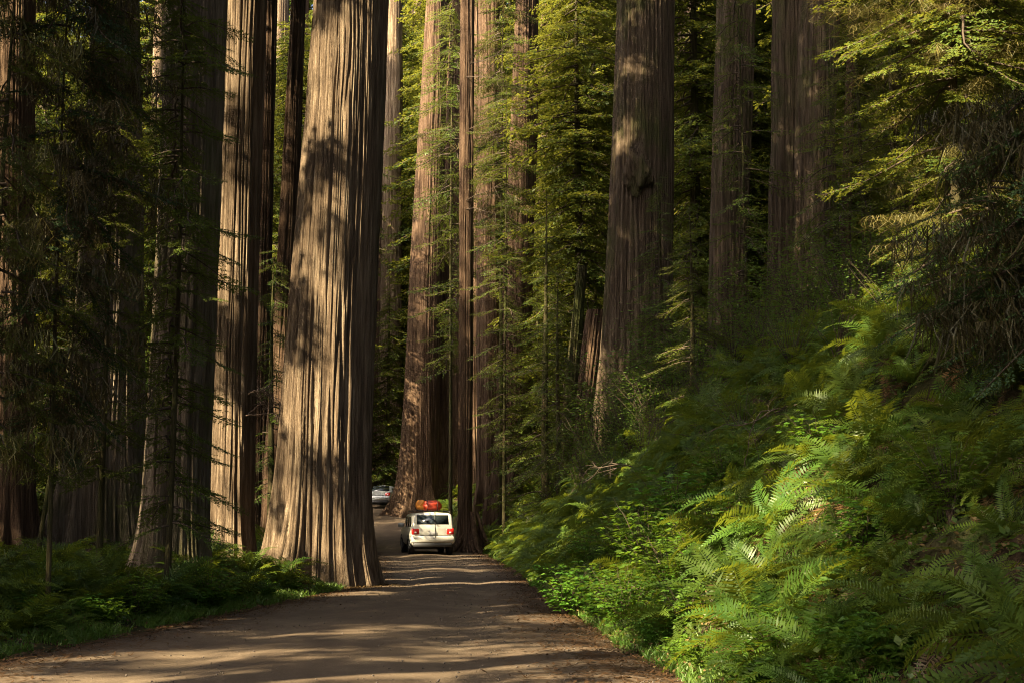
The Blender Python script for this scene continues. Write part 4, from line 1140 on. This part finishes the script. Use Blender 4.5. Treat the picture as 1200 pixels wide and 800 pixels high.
    link('exhaust_pipe', mesh_of('exhaust_pipe', [(*tube([(hw * .55, yr - .08, z0 - .1), (hw * .55, yr + .5, z0 - .1)], .035, 10), 0)], M['chrome'], True), t)
    V, f = tube([(-hw * .8, yr + .9, z0 - .1), (hw * .8, yr + .9, z0 - .1)], .06, 8)
    link('rear_axle', mesh_of('rear_axle', [(V, f, 0)], M['black'], True), t)
    return t

def thing_part(name, parent, loc):
    o = bpy.data.objects.new(name, None); COL.objects.link(o); o.parent = parent; o.location = loc; o.empty_display_size = .1
    return o

SUV = dict(name='suv', cat='car', hw=0.97, z0=0.42, zb=1.18, zt=1.82, rw=0.82, arch=M['black'],
  st=[(-2.52, .87, 1, .22), (-2.49, .93, 1, .21), (-2.42, .98, 1, .19), (-2.3, 1, 1, .12), (-1.2, 1, 1, 0), (0, 1, 1, 0), (0.35, 1, 1, 0), (0.6, 1, .68, 0), (1.1, 1, .02, 0), (2.0, .985, 0, 0), (2.35, .95, 0, 0), (2.5, .86, 0, 0)],
  rwin=(1.22, 1.72), wind=((1.02, 1.28), (.5, 1.72)), side=[(-2.15, -1.35, -2.0, -1.38), (-1.28, -.42, -1.28, -.42), (-.35, .85, -.35, .42)],
  handles=(-.72, .2), mirror=.62, rail=(-1.9, .3), lamp=(.925, .34, .88, 1.16, .2), wy=(-1.55, 1.5), wr=.40, plate=.86)
SP = at(505, 648, 60.2)
suv = car(SUV, 'white SUV seen from behind with red and orange bags on its roof', (SP[0] - 0.32, 62.0, float(np.interp(62.7, ZY, ZZ)) + 0.03), R(10), M['white'])
# tailgate strap and roof rack
yr = -2.5
V, f = tube([(.1, -2.2, 1.86), (.1, -2.30, 1.84), (.1, -2.53, 1.17), (.1, -2.55, .9), (.1, -2.61, .75)], .016, 6)
link('strap', mesh_of('strap', [(V, f, 0)], M['strap']), suv)
rk = []
for y in (-1.5, -.7, .05):
    rk += box(-.72, .72, y - .02, y + .02, 1.895, 1.925, .008)
for x in (-.45, 0, .45): rk += box(x - .012, x + .012, -1.5, .05, 1.926, 1.94, .005)
link('roof_rack', mesh_of('roof_rack', rk, M['black']), suv)

def bag(name, label, m, size, loc, seed, parent_car, straps):
    """a soft bag lying on the roof rack of the car"""
    n = 40
    th = np.linspace(0, 2 * math.pi, n, endpoint=False); ph = np.linspace(0.02, math.pi - 0.02, 24)
    P, T = np.meshgrid(ph, th, indexing='ij')
    sg = lambda v, e: np.sign(v) * np.abs(v) ** e
    d = np.stack([sg(np.cos(P), .75), sg(np.sin(P), .75) * sg(np.cos(T), .85), sg(np.sin(P), .75) * sg(np.sin(T), .85)], -1)
    k = 1 + .28 * (fbm(d[..., 0] * 2.2 + 4, d[..., 1] * 2.2 + 4, d[..., 2] * 2.2 + 4, seed, 3) - .5)
    V = d * k[..., None] * (np.array(size) / 2)
    V[..., 2] = np.maximum(V[..., 2], -size[2] * .43)
    Mw = Matrix.Translation(parent_car.location) @ Matrix.Rotation(parent_car.rotation_euler.z, 4, 'Z')
    o = link(name, mesh_of(name, [(V.reshape(-1, 3), ring_faces(24, n), 0)], m, True))
    o.location = Mw @ Vector(loc); o.rotation_euler = (0, 0, parent_car.rotation_euler.z + straps[1])
    tag(o, label, 'bag')
    for sx in straps[0]:
        a = np.linspace(0, 2 * math.pi, 25)
        c = size[1] / 2 * 1.03; h = size[2] / 2 * 1.05
        P = np.stack([0 * a + sx, sg(np.cos(a), .75) * c, np.maximum(sg(np.sin(a), .75) * h, -size[2] * .43)], -1)
        Vs, fs = tube(P, .014, 5)
        link('strap', mesh_of('strap', [(Vs, fs, 0)], M['strap']), o)
    return o
bag('duffel_bag', 'red soft bag strapped on the roof of the white SUV', M['bag_red'], (.88, .95, .48), (.10, -1.05, 2.13), 3, suv, ((-.22, .22), 0.0))
bag('duffel_bag', 'orange rolled bag lying left of the red one on the SUV roof', M['bag_orange'], (.85, .52, .48), (-.34, -.92, 2.15), 9, suv, ((-.2, .2), R(80)))

SED = dict(name='sedan', cat='car', hw=0.90, z0=0.30, zb=0.98, zt=1.42, rw=0.60, arch=M['black'],
  st=[(-2.3, .90, 0, 0), (-2.22, .97, 0, 0), (-1.9, 1, 0, 0), (-1.55, 1, .05, 0), (-.85, 1, .93, 0), (-.6, 1, 1, 0), (0.2, 1, 1, 0), (0.45, 1, .85, 0), (1.15, 1, .02, 0), (1.9, .98, 0, 0), (2.2, .93, 0, 0), (2.32, .84, 0, 0)],
  rwin=(1.0, 1.01), wind=((1.08, 1.03), (.5, 1.36)), side=[(-1.2, -.45, -.85, -.45), (-.38, .75, -.38, .3)],
  handles=(-.65, .15), mirror=.6, lamp=(.87, .32, .72, .92, .25), wy=(-1.35, 1.4), wr=.32, plate=.56)
SD = at(447, 592, 92)
sed = car(SED, 'silver sedan half hidden behind the massive redwood at the road bend', (SD[0], 94.2, float(np.interp(94.2, ZY, ZZ)) + 0.03), R(-7), M['silver'])
for ch in [c for c in sed.children if c.name.startswith('rear_window')]:
    bpy.data.objects.remove(ch)
c = np.array([(-.66, -1.60, 1.045), (.66, -1.60, 1.045), (.52, -.95, 1.40), (-.52, -.95, 1.40)])
V = np.concatenate([c, c - np.array([0, -.01, .012])])
link('rear_window', mesh_of('rear_window', [(V, np.array([[0, 1, 2, 3], [7, 6, 5, 4], [0, 4, 5, 1], [1, 5, 6, 2], [2, 6, 7, 3], [3, 7, 4, 0]]), 0)], M['glass']), sed)
